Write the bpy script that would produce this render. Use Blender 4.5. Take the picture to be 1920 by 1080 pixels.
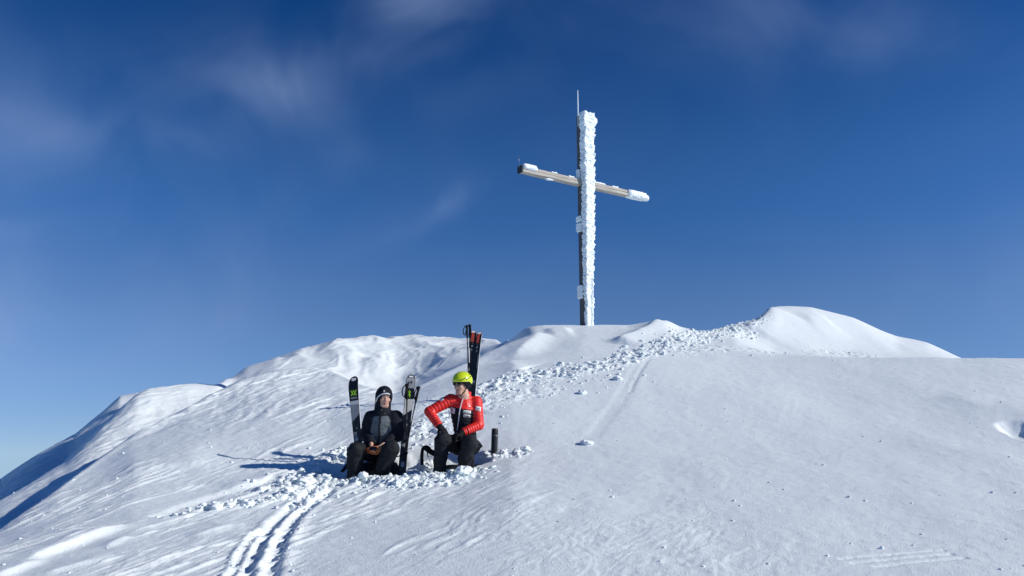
import bpy, math, random
import numpy as np
from mathutils import Vector

# ------------------------------------------------------------------ camera, sky, sun, exposure
SC = bpy.context.scene
for _o in list(bpy.data.objects):
    bpy.data.objects.remove(_o)
COL = SC.collection
F_PX, PITCH, EYE = 1390.0, math.radians(9.0), 1.6      # phone main lens on a 1920 px frame
SUN_DIR = Vector((1.0, -0.20, 0.0)).normalized() * math.cos(math.radians(28.0))
SUN_DIR.z = math.sin(math.radians(28.0))
EXPOSURE = 0.96

cam = bpy.data.cameras.new('camera')
cam.sensor_width = 36.0
cam.lens = 36.0 * F_PX / 1920.0
cam.clip_start, cam.clip_end = 0.05, 5000.0
cam_o = bpy.data.objects.new('camera', cam)
cam_o.location = (0, 0, EYE)
cam_o.rotation_euler = (math.radians(90) + PITCH, 0, 0)
COL.objects.link(cam_o)
SC.camera = cam_o

world = bpy.data.worlds.new('World')
SC.world = world
world.use_nodes = True


def build_world():
    nt = world.node_tree
    N, L = nt.nodes, nt.links
    N.clear()
    out = N.new('ShaderNodeOutputWorld')
    bg = N.new('ShaderNodeBackground')
    bg.inputs['Strength'].default_value = 0.10
    L.new(bg.outputs[0], out.inputs[0])
    tc = N.new('ShaderNodeTexCoord')
    sep = N.new('ShaderNodeSeparateXYZ')
    L.new(tc.outputs['Generated'], sep.inputs[0])

    def math_(op, a, b=None, c=None, clamp=False):
        m = N.new('ShaderNodeMath')
        m.operation = op
        m.use_clamp = clamp
        for i, v in enumerate((a, b, c)):
            if v is None:
                continue
            if isinstance(v, (int, float)):
                m.inputs[i].default_value = v
            else:
                L.new(v, m.inputs[i])
        return m.outputs[0]
    # on a summit the air goes on below eye level: the sky's horizon sits a few degrees lower
    zz = math_('MAXIMUM', math_('ADD', sep.outputs['Z'], 0.10), 0.05)
    comb = N.new('ShaderNodeCombineXYZ')
    L.new(sep.outputs['X'], comb.inputs[0])
    L.new(sep.outputs['Y'], comb.inputs[1])
    L.new(zz, comb.inputs[2])
    nrm = N.new('ShaderNodeVectorMath')
    nrm.operation = 'NORMALIZE'
    L.new(comb.outputs[0], nrm.inputs[0])
    sky = N.new('ShaderNodeTexSky')
    sky.sky_type = 'NISHITA'
    sky.sun_disc = False
    sky.sun_elevation = math.asin(SUN_DIR.z)
    sky.sun_rotation = math.atan2(SUN_DIR.x, SUN_DIR.y)
    sky.altitude = 2600
    sky.air_density = 1.0
    sky.dust_density = 0.05
    sky.ozone_density = 3.0
    L.new(nrm.outputs[0], sky.inputs['Vector'])
    # high-alpine air: the blue deepens with height above the horizon
    ramp = N.new('ShaderNodeValToRGB')
    cr = ramp.color_ramp
    cr.interpolation = 'EASE'
    for k, (pos, col) in enumerate(SKY_TINT):
        el = cr.elements[k] if k < 2 else cr.elements.new(pos)
        el.position = pos
        el.color = (*col, 1)
    L.new(math_('ADD', math_('MULTIPLY', sep.outputs['Z'], 0.5), 0.5), ramp.inputs[0])
    hs = N.new('ShaderNodeMix')
    hs.data_type = 'RGBA'
    hs.blend_type = 'MULTIPLY'
    hs.inputs['Factor'].default_value = 1.0
    L.new(sky.outputs[0], hs.inputs['A'])
    L.new(ramp.outputs[0], hs.inputs['B'])

    # thin veils of cloud: soft streaks warped by noise, laid out by direction
    nz = N.new('ShaderNodeTexNoise')
    nz.inputs['Scale'].default_value = 3.2
    nz.inputs['Detail'].default_value = 6.0
    nz.inputs['Roughness'].default_value = 0.55
    L.new(tc.outputs['Generated'], nz.inputs['Vector'])
    sepn = N.new('ShaderNodeSeparateColor')
    L.new(nz.outputs['Color'], sepn.inputs[0])
    yy = math_('MAXIMUM', sep.outputs['Y'], 0.05)
    a = math_('DIVIDE', sep.outputs['X'], yy)
    e = math_('DIVIDE', sep.outputs['Z'], yy)
    a = math_('ADD', a, math_('MULTIPLY', math_('SUBTRACT', sepn.outputs[0], 0.5), 0.20))
    e = math_('ADD', e, math_('MULTIPLY', math_('SUBTRACT', sepn.outputs[1], 0.5), 0.12))

    def to_ae(px, py):
        u, v = (px - 960) / F_PX, (540 - py) / F_PX
        yc = math.cos(PITCH) - v * math.sin(PITCH)
        return u / yc, (math.sin(PITCH) + v * math.cos(PITCH)) / yc
    total = None
    for px, py, rx, ry, rot, w in CLOUDS:
        ca, ce = to_ae(px, py)
        cs, sn = math.cos(math.radians(rot)), math.sin(math.radians(rot))
        da, de = math_('SUBTRACT', a, ca), math_('SUBTRACT', e, ce)
        p = math_('ADD', math_('MULTIPLY', da, cs), math_('MULTIPLY', de, sn))
        q = math_('SUBTRACT', math_('MULTIPLY', de, cs), math_('MULTIPLY', da, sn))
        p = math_('POWER', math_('ABSOLUTE', math_('DIVIDE', p, rx / F_PX)), 2.0)
        q = math_('POWER', math_('ABSOLUTE', math_('DIVIDE', q, ry / F_PX)), 2.0)
        g = math_('MULTIPLY', math_('EXPONENT', math_('MULTIPLY', math_('ADD', p, q), -1.0)), w)
        total = g if total is None else math_('ADD', total, g)
    nf = N.new('ShaderNodeTexNoise')
    nf.inputs['Scale'].default_value = 5.0
    nf.inputs['Detail'].default_value = 3.5
    nf.inputs['Roughness'].default_value = 0.5
    nf.inputs['Distortion'].default_value = 0.6
    L.new(tc.outputs['Generated'], nf.inputs['Vector'])
    tex = math_('MULTIPLY', math_('SUBTRACT', nf.outputs[0], 0.28), 2.2, clamp=True)
    veil = math_('MULTIPLY', math_('SUBTRACT', nf.outputs[0], 0.5), 0.10, clamp=True)
    fac = math_('ADD', math_('MULTIPLY', total, tex), veil, clamp=True)
    mix = N.new('ShaderNodeMix')
    mix.data_type = 'RGBA'
    L.new(fac, mix.inputs['Factor'])
    L.new(hs.outputs['Result'], mix.inputs['A'])
    mix.inputs['B'].default_value = (1.7, 2.3, 3.7, 1)
    L.new(mix.outputs['Result'], bg.inputs['Color'])


SKY_TINT = [(0.44, (0.38, 0.375, 0.42)), (0.76, (0.03, 0.225, 0.45)), (0.55, (0.34, 0.42, 0.52)), (0.63, (0.19, 0.38, 0.57))]
CLOUDS = [  # px, py, half width, half height, tilt, density: the wisps of the photograph as sky directions
    (370, 125, 200, 70, -8, 0.27), (530, 185, 130, 55, -28, 0.28), (690, 80, 220, 70, 32, 0.33),
    (800, 0, 120, 80, 40, 0.27), (150, 260, 170, 70, -5, 0.34), (360, 260, 100, 45, -10, 0.22),
    (650, 300, 70, 40, 10, 0.12), (810, 390, 80, 22, 28, 0.17), (20, 432, 90, 26, 0, 0.24),
    (265, 500, 60, 24, 30, 0.20), (1550, 60, 260, 90, 5, 0.09), (900, 180, 130, 60, 10, 0.07),
    (1850, 480, 240, 120, 0, 0.07), (60, 640, 420, 170, 0, 0.29), (-200, 400, 420, 300, 0, 0.19),
    (420, 470, 300, 120, 10, 0.09), (1920, 620, 300, 120, 0, 0.09), (1500, 20, 350, 110, 0, 0.10)]
build_world()

sun = bpy.data.lights.new('sun', 'SUN')
sun.energy = 2.15
sun.angle = math.radians(0.55)
sun.color = (1.0, 0.965, 0.90)
sun_o = bpy.data.objects.new('sun', sun)
sun_o.rotation_euler = SUN_DIR.to_track_quat('Z', 'Y').to_euler()
COL.objects.link(sun_o)

vs = SC.view_settings
vs.view_transform = 'Standard'
vs.look = 'None'
vs.gamma = 1.0
vs.exposure = EXPOSURE
vs.use_curve_mapping = False
SC.render.film_transparent = False
try:
    SC.cycles.max_bounces = 12
    SC.cycles.diffuse_bounces = 10
    SC.cycles.use_denoising = True
except Exception:
    pass

# ------------------------------------------------------------------ helpers
RNG = np.random.default_rng(7)
_T2 = RNG.random((256, 256)).astype(np.float32)
_T3 = RNG.random((64, 64, 64)).astype(np.float32)


def n2(x, y):
    """value noise on the plane, 0..1"""
    xi, yi = np.floor(x).astype(np.int64), np.floor(y).astype(np.int64)
    fx, fy = x - xi, y - yi
    fx = fx * fx * fx * (fx * (fx * 6 - 15) + 10)
    fy = fy * fy * fy * (fy * (fy * 6 - 15) + 10)
    x0, x1, y0, y1 = xi & 255, (xi + 1) & 255, yi & 255, (yi + 1) & 255
    return ((_T2[x0, y0] * (1 - fx) + _T2[x1, y0] * fx) * (1 - fy)
            + (_T2[x0, y1] * (1 - fx) + _T2[x1, y1] * fx) * fy)


def fbm2(x, y, octv=4, gain=0.5):
    s, a, t = 0.0, 1.0, 0.0
    for o in range(octv):
        s = s + a * (n2(x * 2.03 ** o + 17.3 * o, y * 2.03 ** o + 9.1 * o) * 2 - 1)
        t += a
        a *= gain
    return s / t


def n3(p):
    i = np.floor(p).astype(np.int64)
    f = p - i
    f = f * f * (3 - 2 * f)
    a, b = i & 63, (i + 1) & 63
    def g(u, v, w):
        return _T3[(b if u else a)[..., 0], (b if v else a)[..., 1], (b if w else a)[..., 2]]
    fx, fy, fz = f[..., 0], f[..., 1], f[..., 2]
    c0 = (g(0, 0, 0) * (1 - fx) + g(1, 0, 0) * fx) * (1 - fy) + (g(0, 1, 0) * (1 - fx) + g(1, 1, 0) * fx) * fy
    c1 = (g(0, 0, 1) * (1 - fx) + g(1, 0, 1) * fx) * (1 - fy) + (g(0, 1, 1) * (1 - fx) + g(1, 1, 1) * fx) * fy
    return c0 * (1 - fz) + c1 * fz


def fbm3(p, octv=3, gain=0.5):
    s, a, t = 0.0, 1.0, 0.0
    for o in range(octv):
        s = s + a * (n3(p * 2.03 ** o + 11.7 * o) * 2 - 1)
        t += a
        a *= gain
    return s / t


def sstep(a, b, x):
    t = np.clip((x - a) / (b - a), 0, 1)
    return t * t * (3 - 2 * t)


def px_th(px, py):
    """pixel of the 1920x1080 photograph -> (X/Y, Z/Y) of its viewing ray"""
    u, v = (np.asarray(px, float) - 960) / F_PX, (540 - np.asarray(py, float)) / F_PX
    yc = math.cos(PITCH) - v * math.sin(PITCH)
    return u / yc, (math.sin(PITCH) + v * math.cos(PITCH)) / yc


def P(px, py, d):
    t, h = px_th(px, py)
    return np.array([t * d, d, EYE + h * d])


def mesh_obj(name, verts, faces, mat=None, parent=None, smooth=True, loc=None):
    me = bpy.data.meshes.new(name)
    verts = np.asarray(verts, np.float32)
    if isinstance(faces, np.ndarray):
        n = faces.shape[1]
        me.vertices.add(len(verts))
        me.vertices.foreach_set('co', verts.ravel())
        me.loops.add(faces.size)
        me.loops.foreach_set('vertex_index', faces.astype(np.int32).ravel())
        me.polygons.add(len(faces))
        me.polygons.foreach_set('loop_start', np.arange(0, faces.size, n, dtype=np.int32))
        me.polygons.foreach_set('loop_total', np.full(len(faces), n, np.int32))
        me.update(calc_edges=True)
        me.validate()
    else:
        me.from_pydata([tuple(map(float, v)) for v in verts], [], faces)
        me.update()
    if smooth:
        me.polygons.foreach_set('use_smooth', np.ones(len(me.polygons), bool))
    mats = mat if isinstance(mat, (list, tuple)) else ([mat] if mat else [])
    for m in mats:
        me.materials.append(m)
    o = bpy.data.objects.new(name, me)
    COL.objects.link(o)
    if loc is not None:
        o.location = loc
    if parent is not None:
        o.parent = parent
    return o


def tag(o, label, cat, group=None):
    o['label'] = label
    o['category'] = cat
    if group:
        o['group'] = group
    return o


def thing(name, loc, label, cat, group=None):
    o = bpy.data.objects.new(name, None)
    o.empty_display_size = 0.1
    o.location = tuple(float(v) for v in loc)
    COL.objects.link(o)
    return tag(o, label, cat, group)


def mat_simple(name, col, rough=0.6, spec=0.4, metal=0.0, noise=None, bump=None, sheen=0.0, coat=0.0):
    """Principled with colour variation (noise = scale, amount) and relief (bump = scale, strength)"""
    m = bpy.data.materials.new(name)
    m.use_nodes = True
    nt = m.node_tree
    b = nt.nodes['Principled BSDF']
    b.inputs['Base Color'].default_value = (*col, 1)
    b.inputs['Roughness'].default_value = rough
    b.inputs['Specular IOR Level'].default_value = spec
    b.inputs['Metallic'].default_value = metal
    b.inputs['Sheen Weight'].default_value = sheen
    b.inputs['Coat Weight'].default_value = coat
    tc = nt.nodes.new('ShaderNodeTexCoord')
    if noise:
        nz = nt.nodes.new('ShaderNodeTexNoise')
        nz.inputs['Scale'].default_value = noise[0]
        nz.inputs['Detail'].default_value = 5
        nt.links.new(tc.outputs['Object'], nz.inputs['Vector'])
        mx = nt.nodes.new('ShaderNodeMix')
        mx.data_type = 'RGBA'
        mx.inputs['A'].default_value = (*[c * (1 - noise[1]) for c in col], 1)
        mx.inputs['B'].default_value = (*[min(1, c * (1 + noise[1])) for c in col], 1)
        nt.links.new(nz.outputs[0], mx.inputs['Factor'])
        nt.links.new(mx.outputs['Result'], b.inputs['Base Color'])
    if bump:
        nb = nt.nodes.new('ShaderNodeTexNoise')
        nb.inputs['Scale'].default_value = bump[0]
        nb.inputs['Detail'].default_value = 4
        nt.links.new(tc.outputs['Object'], nb.inputs['Vector'])
        bp = nt.nodes.new('ShaderNodeBump')
        bp.inputs['Strength'].default_value = bump[1]
        bp.inputs['Distance'].default_value = 0.01
        nt.links.new(nb.outputs[0], bp.inputs['Height'])
        nt.links.new(bp.outputs[0], b.inputs['Normal'])
    return m


def mat_snow(name, grain=True):
    m = bpy.data.materials.new(name)
    m.use_nodes = True
    nt = m.node_tree
    N, L = nt.nodes, nt.links
    b = N['Principled BSDF']
    b.inputs['Base Color'].default_value = (0.865, 0.925, 0.935, 1)
    b.inputs['Roughness'].default_value = 0.55
    b.inputs['Specular IOR Level'].default_value = 0.25
    tc = N.new('ShaderNodeTexCoord')
    n1 = N.new('ShaderNodeTexNoise')
    n1.inputs['Scale'].default_value = 60.0
    n1.inputs['Detail'].default_value = 6
    n1.inputs['Roughness'].default_value = 0.65
    L.new(tc.outputs['Object'], n1.inputs['Vector'])
    bp = N.new('ShaderNodeBump')
    bp.inputs['Strength'].default_value = 0.75 if grain else 0.3
    bp.inputs['Distance'].default_value = 0.012
    L.new(n1.outputs[0], bp.inputs['Height'])
    # single crystals that catch the sun
    vo = N.new('ShaderNodeTexVoronoi')
    vo.inputs['Scale'].default_value = 130.0
    L.new(tc.outputs['Object'], vo.inputs['Vector'])
    sp = N.new('ShaderNodeSeparateColor')
    L.new(vo.outputs['Color'], sp.inputs[0])
    gt = N.new('ShaderNodeMath')
    gt.operation = 'GREATER_THAN'
    gt.inputs[1].default_value = 0.965
    L.new(sp.outputs[0], gt.inputs[0])
    lt = N.new('ShaderNodeMath')
    lt.operation = 'LESS_THAN'
    lt.inputs[1].default_value = 0.30
    L.new(vo.outputs['Distance'], lt.inputs[0])
    mu = N.new('ShaderNodeMath')
    mu.operation = 'MULTIPLY'
    L.new(gt.outputs[0], mu.inputs[0])
    L.new(lt.outputs[0], mu.inputs[1])
    gl = N.new('ShaderNodeBsdfGlossy')
    gl.inputs['Roughness'].default_value = 0.35
    gl.inputs['Color'].default_value = (0.95, 0.97, 1.0, 1)
    vm = N.new('ShaderNodeVectorMath')
    vm.operation = 'MULTIPLY_ADD'
    L.new(vo.outputs['Color'], vm.inputs[0])
    vm.inputs[1].default_value = (1.6, 1.6, 0.6)
    vm.inputs[2].default_value = (-0.8, -0.8, 0.6)
    nm = N.new('ShaderNodeVectorMath')
    nm.operation = 'NORMALIZE'
    L.new(vm.outputs[0], nm.inputs[0])
    L.new(nm.outputs[0], gl.inputs['Normal'])
    L.new(bp.outputs[0], b.inputs['Normal'])
    if grain:
        mix = N.new('ShaderNodeMixShader')
        L.new(mu.outputs[0], mix.inputs[0])
        L.new(b.outputs[0], mix.inputs[1])
        L.new(gl.outputs[0], mix.inputs[2])
        L.new(mix.outputs[0], N['Material Output'].inputs[0])
    return m


M = {}
M['snow'] = mat_snow('snow')
M['clump'] = mat_snow('snow_clump', False)

# ------------------------------------------------------------------ terrain
# feature lines of the slope, front to back: (pixel x, pixel y, metres away)
LINES = [
    # frame bottom
    [(-500, 1080, 6.2), (0, 1080, 6.0), (480, 1080, 5.7), (960, 1080, 5.4), (1440, 1080, 5.4), (1920, 1080, 5.4), (2500, 1080, 5.4)],
    # row of the seated people
    [(-500, 1075, 6.8), (0, 1032, 7.0), (250, 940, 8.3), (480, 905, 9.1), (660, 889, 9.3), (860, 878, 9.35), (960, 856, 9.5),
     (1200, 854, 9.4), (1500, 850, 9.4), (1920, 850, 9.2), (2500, 850, 9.2)],
    # half way up
    [(-500, 1070, 7.3), (0, 1012, 7.6), (250, 880, 9.9), (352, 830, 11.1), (500, 770, 12.6), (622, 755, 12.9), (700, 757, 12.4),
     (787, 757, 12.0), (869, 740, 12.3), (960, 720, 12.7), (1200, 715, 12.7), (1500, 735, 12.2), (1920, 740, 11.8), (2500, 740, 11.8)],
    # near crest: left rim, hollow edge, brow under the summit, right shoulder
    [(-500, 1130, 7.9), (0, 995, 8.3), (116, 911, 9.6), (246, 820, 11.9), (352, 763, 13.6), (447, 715, 15.6), (515, 697, 16.4),
     (575, 690, 16.8), (622, 693, 16.4), (680, 722, 14.7), (740, 739, 13.5), (787, 722, 13.7), (825, 703, 14.2), (869, 682, 14.9), (900, 671, 15.3),
     (948, 653, 16.0), (1000, 645, 16.0), (1090, 640, 15.8), (1250, 645, 15.4), (1320, 650, 15.3), (1380, 655, 15.1),
     (1450, 668, 14.6), (1600, 671, 14.3), (1800, 672, 14.0), (1920, 672, 13.8), (2500, 676, 13.6)],
    # dip behind it
    [(-500, 1200, 9.0), (0, 1010, 9.5), (116, 926, 11.3), (246, 834, 13.7), (352, 776, 15.7), (410, 750, 17.0), (447, 722, 19.6), (515, 702, 20.4),
     (575, 697, 20.8), (622, 700, 20.8), (680, 724, 20.6), (740, 738, 20.4), (787, 727, 20.0), (825, 708, 19.8), (869, 687, 19.6), (900, 675, 19.2),
     (940, 657, 18.6), (975, 640, 17.0), (1000, 630, 16.7), (1090, 626, 16.7), (1250, 622, 16.6), (1320, 637, 16.6), (1380, 632, 17.2),
     (1450, 655, 17.0), (1600, 672, 17.0), (1800, 684, 16.6), (1920, 690, 16.4), (2500, 690, 16.4)],
    # second crest: left ridges, far hump, summit, right mound
    [(-500, 1150, 11.2), (0, 943, 11.9), (123, 865, 14.1), (197, 791, 15.8), (257, 739, 17.2), (278, 730, 17.6), (352, 720, 18.6),
     (405, 722, 19.4), (440, 708, 22.6), (462, 690, 23.6), (519, 676, 24.8), (569, 662, 25.6), (625, 644, 26.8), (694, 636, 28.4), (725, 638, 29.0),
     (775, 634, 30.2), (819, 637, 31.0), (875, 640, 31.0), (931, 642, 29.5), (945, 650, 25.0), (962, 634, 19.0), (975, 621, 18.0),
     (990, 612, 17.7), (1020, 609, 17.6), (1090, 611, 17.7), (1180, 612, 17.7), (1230, 604, 17.6), (1250, 603, 17.6), (1275, 616, 17.7),
     (1320, 624, 17.9), (1380, 609, 18.8), (1420, 598, 19.4), (1440, 584, 19.8), (1450, 577, 20.0), (1480, 576, 20.3), (1520, 579, 20.5),
     (1600, 598, 20.8), (1680, 629, 20.8), (1740, 642, 20.6), (1800, 669, 20.0), (1860, 695, 19.5), (1920, 712, 19.2), (2500, 760, 19.0)],
]


def build_lines():
    ts = np.linspace(-1.15, 1.15, 2301)
    ys, hs = [], []
    for ln in LINES:
        a = np.array(ln, float)
        t, h = px_th(a[:, 0], a[:, 1])
        o = np.argsort(t)
        Y = np.interp(ts, t[o], a[o, 2])
        H = np.interp(ts, t[o], h[o])
        k = np.exp(-0.5 * (np.arange(-12, 13) / 3.5) ** 2)
        k /= k.sum()
        Y = np.convolve(np.pad(Y, 12, 'edge'), k, 'valid')
        H = np.convolve(np.pad(H, 12, 'edge'), k, 'valid')
        ys.append(Y)
        hs.append(H * Y)
    ys, hs = np.array(ys), np.array(hs)
    fr_ = 0.80                                            # keeps the slope straight up to the near crest
    ys = np.insert(ys, 3, ys[2] + fr_ * (ys[3] - ys[2]), axis=0)
    hs = np.insert(hs, 3, hs[2] + (fr_ - 0.015) * (hs[3] - hs[2]), axis=0)
    front_y = np.stack([np.full_like(ts, -9.0), np.full_like(ts, 0.0), np.full_like(ts, 3.0)])
    front_z = np.stack([np.full_like(ts, -2.1), np.full_like(ts, -1.62), np.full_like(ts, -1.40)])
    # behind the second crest: a dip and the dark outer ridge on the far left, elsewhere the mountain falls away
    a = np.array([(-500, 1170, 14.2), (0, 957, 14.6), (123, 880, 16.7), (197, 804, 18.3), (257, 756, 19.8), (300, 765, 20.8), (400, 780, 22.4)], float)
    t, h = px_th(a[:, 0], a[:, 1])
    y7 = np.interp(ts, t, a[:, 2], right=0)
    z7 = np.interp(ts, t, h * a[:, 2])
    a = np.array([(-500, 1110, 17.4), (0, 907, 17.8), (70, 858, 18.8), (141, 816, 20), (197, 770, 21.2), (225, 746, 22), (258, 741, 22.6), (300, 765, 23.8), (400, 800, 25.5)], float)
    t8, h = px_th(a[:, 0], a[:, 1])
    y8 = np.interp(ts, t8, a[:, 2], right=0)
    z8 = np.interp(ts, t8, h * a[:, 2])
    w = sstep(t[-1] - 0.10, t[-1], ts)
    y7 = (1 - w) * y7 + w * (ys[-1] + 4.0)
    z7 = (1 - w) * z7 + w * (hs[-1] - 1.9)
    y8 = (1 - w) * y8 + w * (ys[-1] + 9.0)
    z8 = (1 - w) * z8 + w * (hs[-1] - 6.0)
    back_y = np.stack([y7, y8, np.full_like(ts, 46.0), np.full_like(ts, 90.0)])
    back_z = np.stack([z7, z8, np.minimum(z8 - 9.0, -14.0), np.full_like(ts, -60.0)])
    return ts, np.concatenate([front_y, ys, back_y]), np.concatenate([front_z, hs, back_z])


TS, KY, KZ = build_lines()
# monotone (pchip) slopes per column
_dx = np.diff(KY, axis=0)
_m = np.diff(KZ, axis=0) / _dx
KS = np.zeros_like(KZ)
_w1, _w2 = 2 * _dx[1:] + _dx[:-1], _dx[1:] + 2 * _dx[:-1]
_same = (_m[:-1] * _m[1:]) > 0
with np.errstate(divide='ignore', invalid='ignore'):
    _hm = (_w1 + _w2) / (_w1 / _m[:-1] + _w2 / _m[1:])
KS[1:-1] = np.where(_same, _hm, 0)
KS[0], KS[-1] = _m[0], _m[-1]
KD = KY[1:] - KY[:-1]


def base_z(X, Y):
    """smooth slope height (metres, relative to the eye) at world X, Y"""
    X, Y = np.asarray(X, float), np.asarray(Y, float)
    t = np.clip(X / np.maximum(Y, 3.0), -1.149, 1.149)
    f = (t + 1.15) * 1000
    i = np.clip(f.astype(int), 0, 2299)
    fr = f - i
    def col(A, k):
        return A[k][i] * (1 - fr) + A[k][i + 1] * fr
    Z = np.zeros_like(t)
    K = KY.shape[0]
    Yc = np.clip(Y, -8.99, 89.9)
    for k in range(K - 1):
        y0, y1 = col(KY, k), col(KY, k + 1)
        s = (Yc >= y0) & (Yc < y1)
        if not s.any():
            continue
        h = y1 - y0
        q = np.clip((Yc - y0) / h, 0, 1)
        z0, z1, d0, d1 = col(KZ, k), col(KZ, k + 1), col(KS, k), col(KS, k + 1)
        z = ((1 + 2 * q) * (1 - q) ** 2 * z0 + q * (1 - q) ** 2 * h * d0 + q * q * (3 - 2 * q) * z1 + q * q * (q - 1) * h * d1)
        Z = np.where(s, z, Z)
    return Z


def ground_hit(px, py, dmin=4.0, dmax=40.0, fn=None):
    """where the viewing ray of a pixel first meets the slope"""
    t, h = px_th(px, py)
    d = np.arange(dmin, dmax, 0.02)
    z = (fn or base_z)(t * d, d)
    below = np.nonzero(z >= h * d)[0]
    if len(below) == 0:
        return None
    dd = d[below[0]]
    return np.array([t * dd, dd])


def poly_world(pts):
    out = [ground_hit(*p) for p in pts]
    return np.array([o for o in out if o is not None])


def poly_dist(X, Y, pl):
    """distance, signed side (+ right of the direction of travel) and 0..1 position along a polyline"""
    best = np.full(X.shape, 1e9)
    side = np.zeros(X.shape)
    pos = np.zeros(X.shape)
    seg = np.linalg.norm(np.diff(pl, axis=0), axis=1)
    cum = np.concatenate([[0], np.cumsum(seg)])
    for k in range(len(pl) - 1):
        ax, ay = pl[k]
        ex, ey = pl[k + 1] - pl[k]
        l2 = max(ex * ex + ey * ey, 1e-9)
        q = np.clip(((X - ax) * ex + (Y - ay) * ey) / l2, 0, 1)
        dx, dy = X - ax - q * ex, Y - ay - q * ey
        d = np.hypot(dx, dy)
        s = d < best
        best = np.where(s, d, best)
        side = np.where(s, np.sign(ex * -dy + ey * dx), side)
        pos = np.where(s, (cum[k] + q * seg[k]) / cum[-1], pos)
    return best, side, pos


def near(X, Y, pl, r):
    return ((X > pl[:, 0].min() - r) & (X < pl[:, 0].max() + r) & (Y > pl[:, 1].min() - r) & (Y < pl[:, 1].max() + r))


FEATURES = []      # functions (X, Y) -> height change


def ridge(pts, amp, wl, wr, ends=0.15, rough=0.15):
    pl = poly_world(pts)
    R = 3 * max(wl, wr)
    def fn(X, Y):
        out = np.zeros_like(X)
        s = near(X, Y, pl, R)
        if s.any():
            x, y = X[s], Y[s]
            wob = rough * fbm2(x * 3.0, y * 3.0, 3)
            d, sd, q = poly_dist(x + 0.3 * wob, y + 0.3 * wob, pl)
            w = np.where(sd > 0, wr, wl)
            e = sstep(-0.02, ends, q) * sstep(-0.02, ends, 1 - q) if ends > 0 else 1.0
            out[s] = amp * e * (1 + wob) * np.exp(-(d / w) ** 1.5)
        return out
    FEATURES.append(fn)


def groove(pts, depth, width, berm=0.3, rough=0.35, ends=0.03):
    pl = poly_world(pts)
    tt = np.linspace(0, len(pl) - 1, 8 * len(pl))       # rounded corners
    pl = np.stack([np.interp(tt, np.arange(len(pl)), pl[:, k]) for k in (0, 1)], 1)
    for _ in range(12):
        pl[1:-1] = (pl[:-2] + 2 * pl[1:-1] + pl[2:]) / 4
    R = 4 * width + 0.2
    def fn(X, Y):
        out = np.zeros_like(X)
        s = near(X, Y, pl, R)
        if s.any():
            x, y = X[s], Y[s]
            wob = fbm2(x * 6.0, y * 6.0, 3)
            d, sd, q = poly_dist(x + 0.012 * wob, y + 0.012 * wob, pl)
            e = sstep(0, ends, q) * sstep(0, ends, 1 - q)
            core = 1 - sstep(width * 0.35, width * 1.2, d)
            bm = np.exp(-((d - width * 1.6) / (width * 0.5)) ** 2)
            out[s] = e * depth * (-core * (1 + 0.3 * wob) + berm * bm * np.maximum(0, 1 + 1.2 * wob) + rough * 0.2 * core * fbm2(x * 25, y * 25, 2))
        return out
    FEATURES.append(fn)


def dent(px, py, rx, ry, depth, rough=0.2, power=1.0, at=None):
    c = ground_hit(px, py) if at is None else np.array(at)
    def fn(X, Y):
        r = np.sqrt(((X - c[0]) / rx) ** 2 + ((Y - c[1]) / ry) ** 2)
        s = r < 2.0
        out = np.zeros_like(X)
        if s.any():
            x, y = X[s], Y[s]
            rr = r[s] + rough * fbm2(x * 5, y * 5, 3)
            out[s] = -depth * (1 - sstep(0.65, 1.15, rr))
        return out
    FEATURES.append(fn)


def rough_band(pts, w, amp, scale, ends=0.1):
    pl = poly_world(pts)
    def fn(X, Y):
        out = np.zeros_like(X)
        s = near(X, Y, pl, 2 * w)
        if s.any():
            x, y = X[s], Y[s]
            d, sd, q = poly_dist(x, y, pl)
            m = (1 - sstep(0.5 * w, 1.2 * w, d + 0.5 * w * fbm2(x * 1.5, y * 1.5, 3))) * sstep(0, ends, q) * sstep(0, ends, 1 - q)
            b = 1 - np.abs(fbm2(x * scale, y * scale, 4, 0.6)) * 2.2
            out[s] = m * amp * (b - 0.35)
        return out
    FEATURES.append(fn)


# ski tracks that come up the slope to the people
TRACK_A = [(432, 1150), (459, 1080), (487, 1020), (519, 973), (550, 945), (581, 923), (604, 908)]
TRACK_B = [(484, 1150), (503, 1080), (525, 1014), (547, 976), (566, 954), (597, 936), (622, 911)]
groove(TRACK_A, 0.042, 0.070, berm=0.18, rough=0.3)
groove(TRACK_B, 0.046, 0.070, berm=0.20, rough=0.3)
groove([(425, 1100), (455, 1035), (470, 1010), (500, 990)], 0.03, 0.04, berm=0.5)
# trench trodden from the left up to the seats, with thrown-up snow
rough_band([(330, 962), (390, 953), (470, 946), (520, 935), (560, 922)], 0.12, 0.05, 7.0)
rough_band([(480, 925), (540, 908), (590, 893), (640, 880)], 0.26, 0.085, 5.5)
rough_band([(560, 948), (590, 920), (622, 900)], 0.18, 0.06, 7.0)
rough_band([(585, 872), (620, 856), (662, 838)], 0.20, 0.06, 6.0)
groove([(300, 968), (370, 940), (450, 918), (530, 898)], 0.03, 0.16, berm=0.1)
# seats dug into the slope
dent(640, 880, 0.42, 0.34, 0.14)
dent(700, 878, 0.55, 0.40, 0.16)
dent(770, 866, 0.42, 0.34, 0.14)
dent(850, 866, 0.50, 0.36, 0.16)
dent(893, 862, 0.20, 0.24, 0.16)
rough_band([(640, 908), (690, 904), (740, 904), (800, 898), (850, 893), (905, 886)], 0.15, 0.10, 7.5, 0.04)
rough_band([(760, 912), (820, 905), (880, 897)], 0.14, 0.05, 6.0)
rough_band([(905, 862), (940, 856), (985, 846)], 0.12, 0.08, 7.0)
rough_band([(780, 830), (800, 800), (830, 770), (870, 748)], 0.30, 0.045, 6.0)
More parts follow.
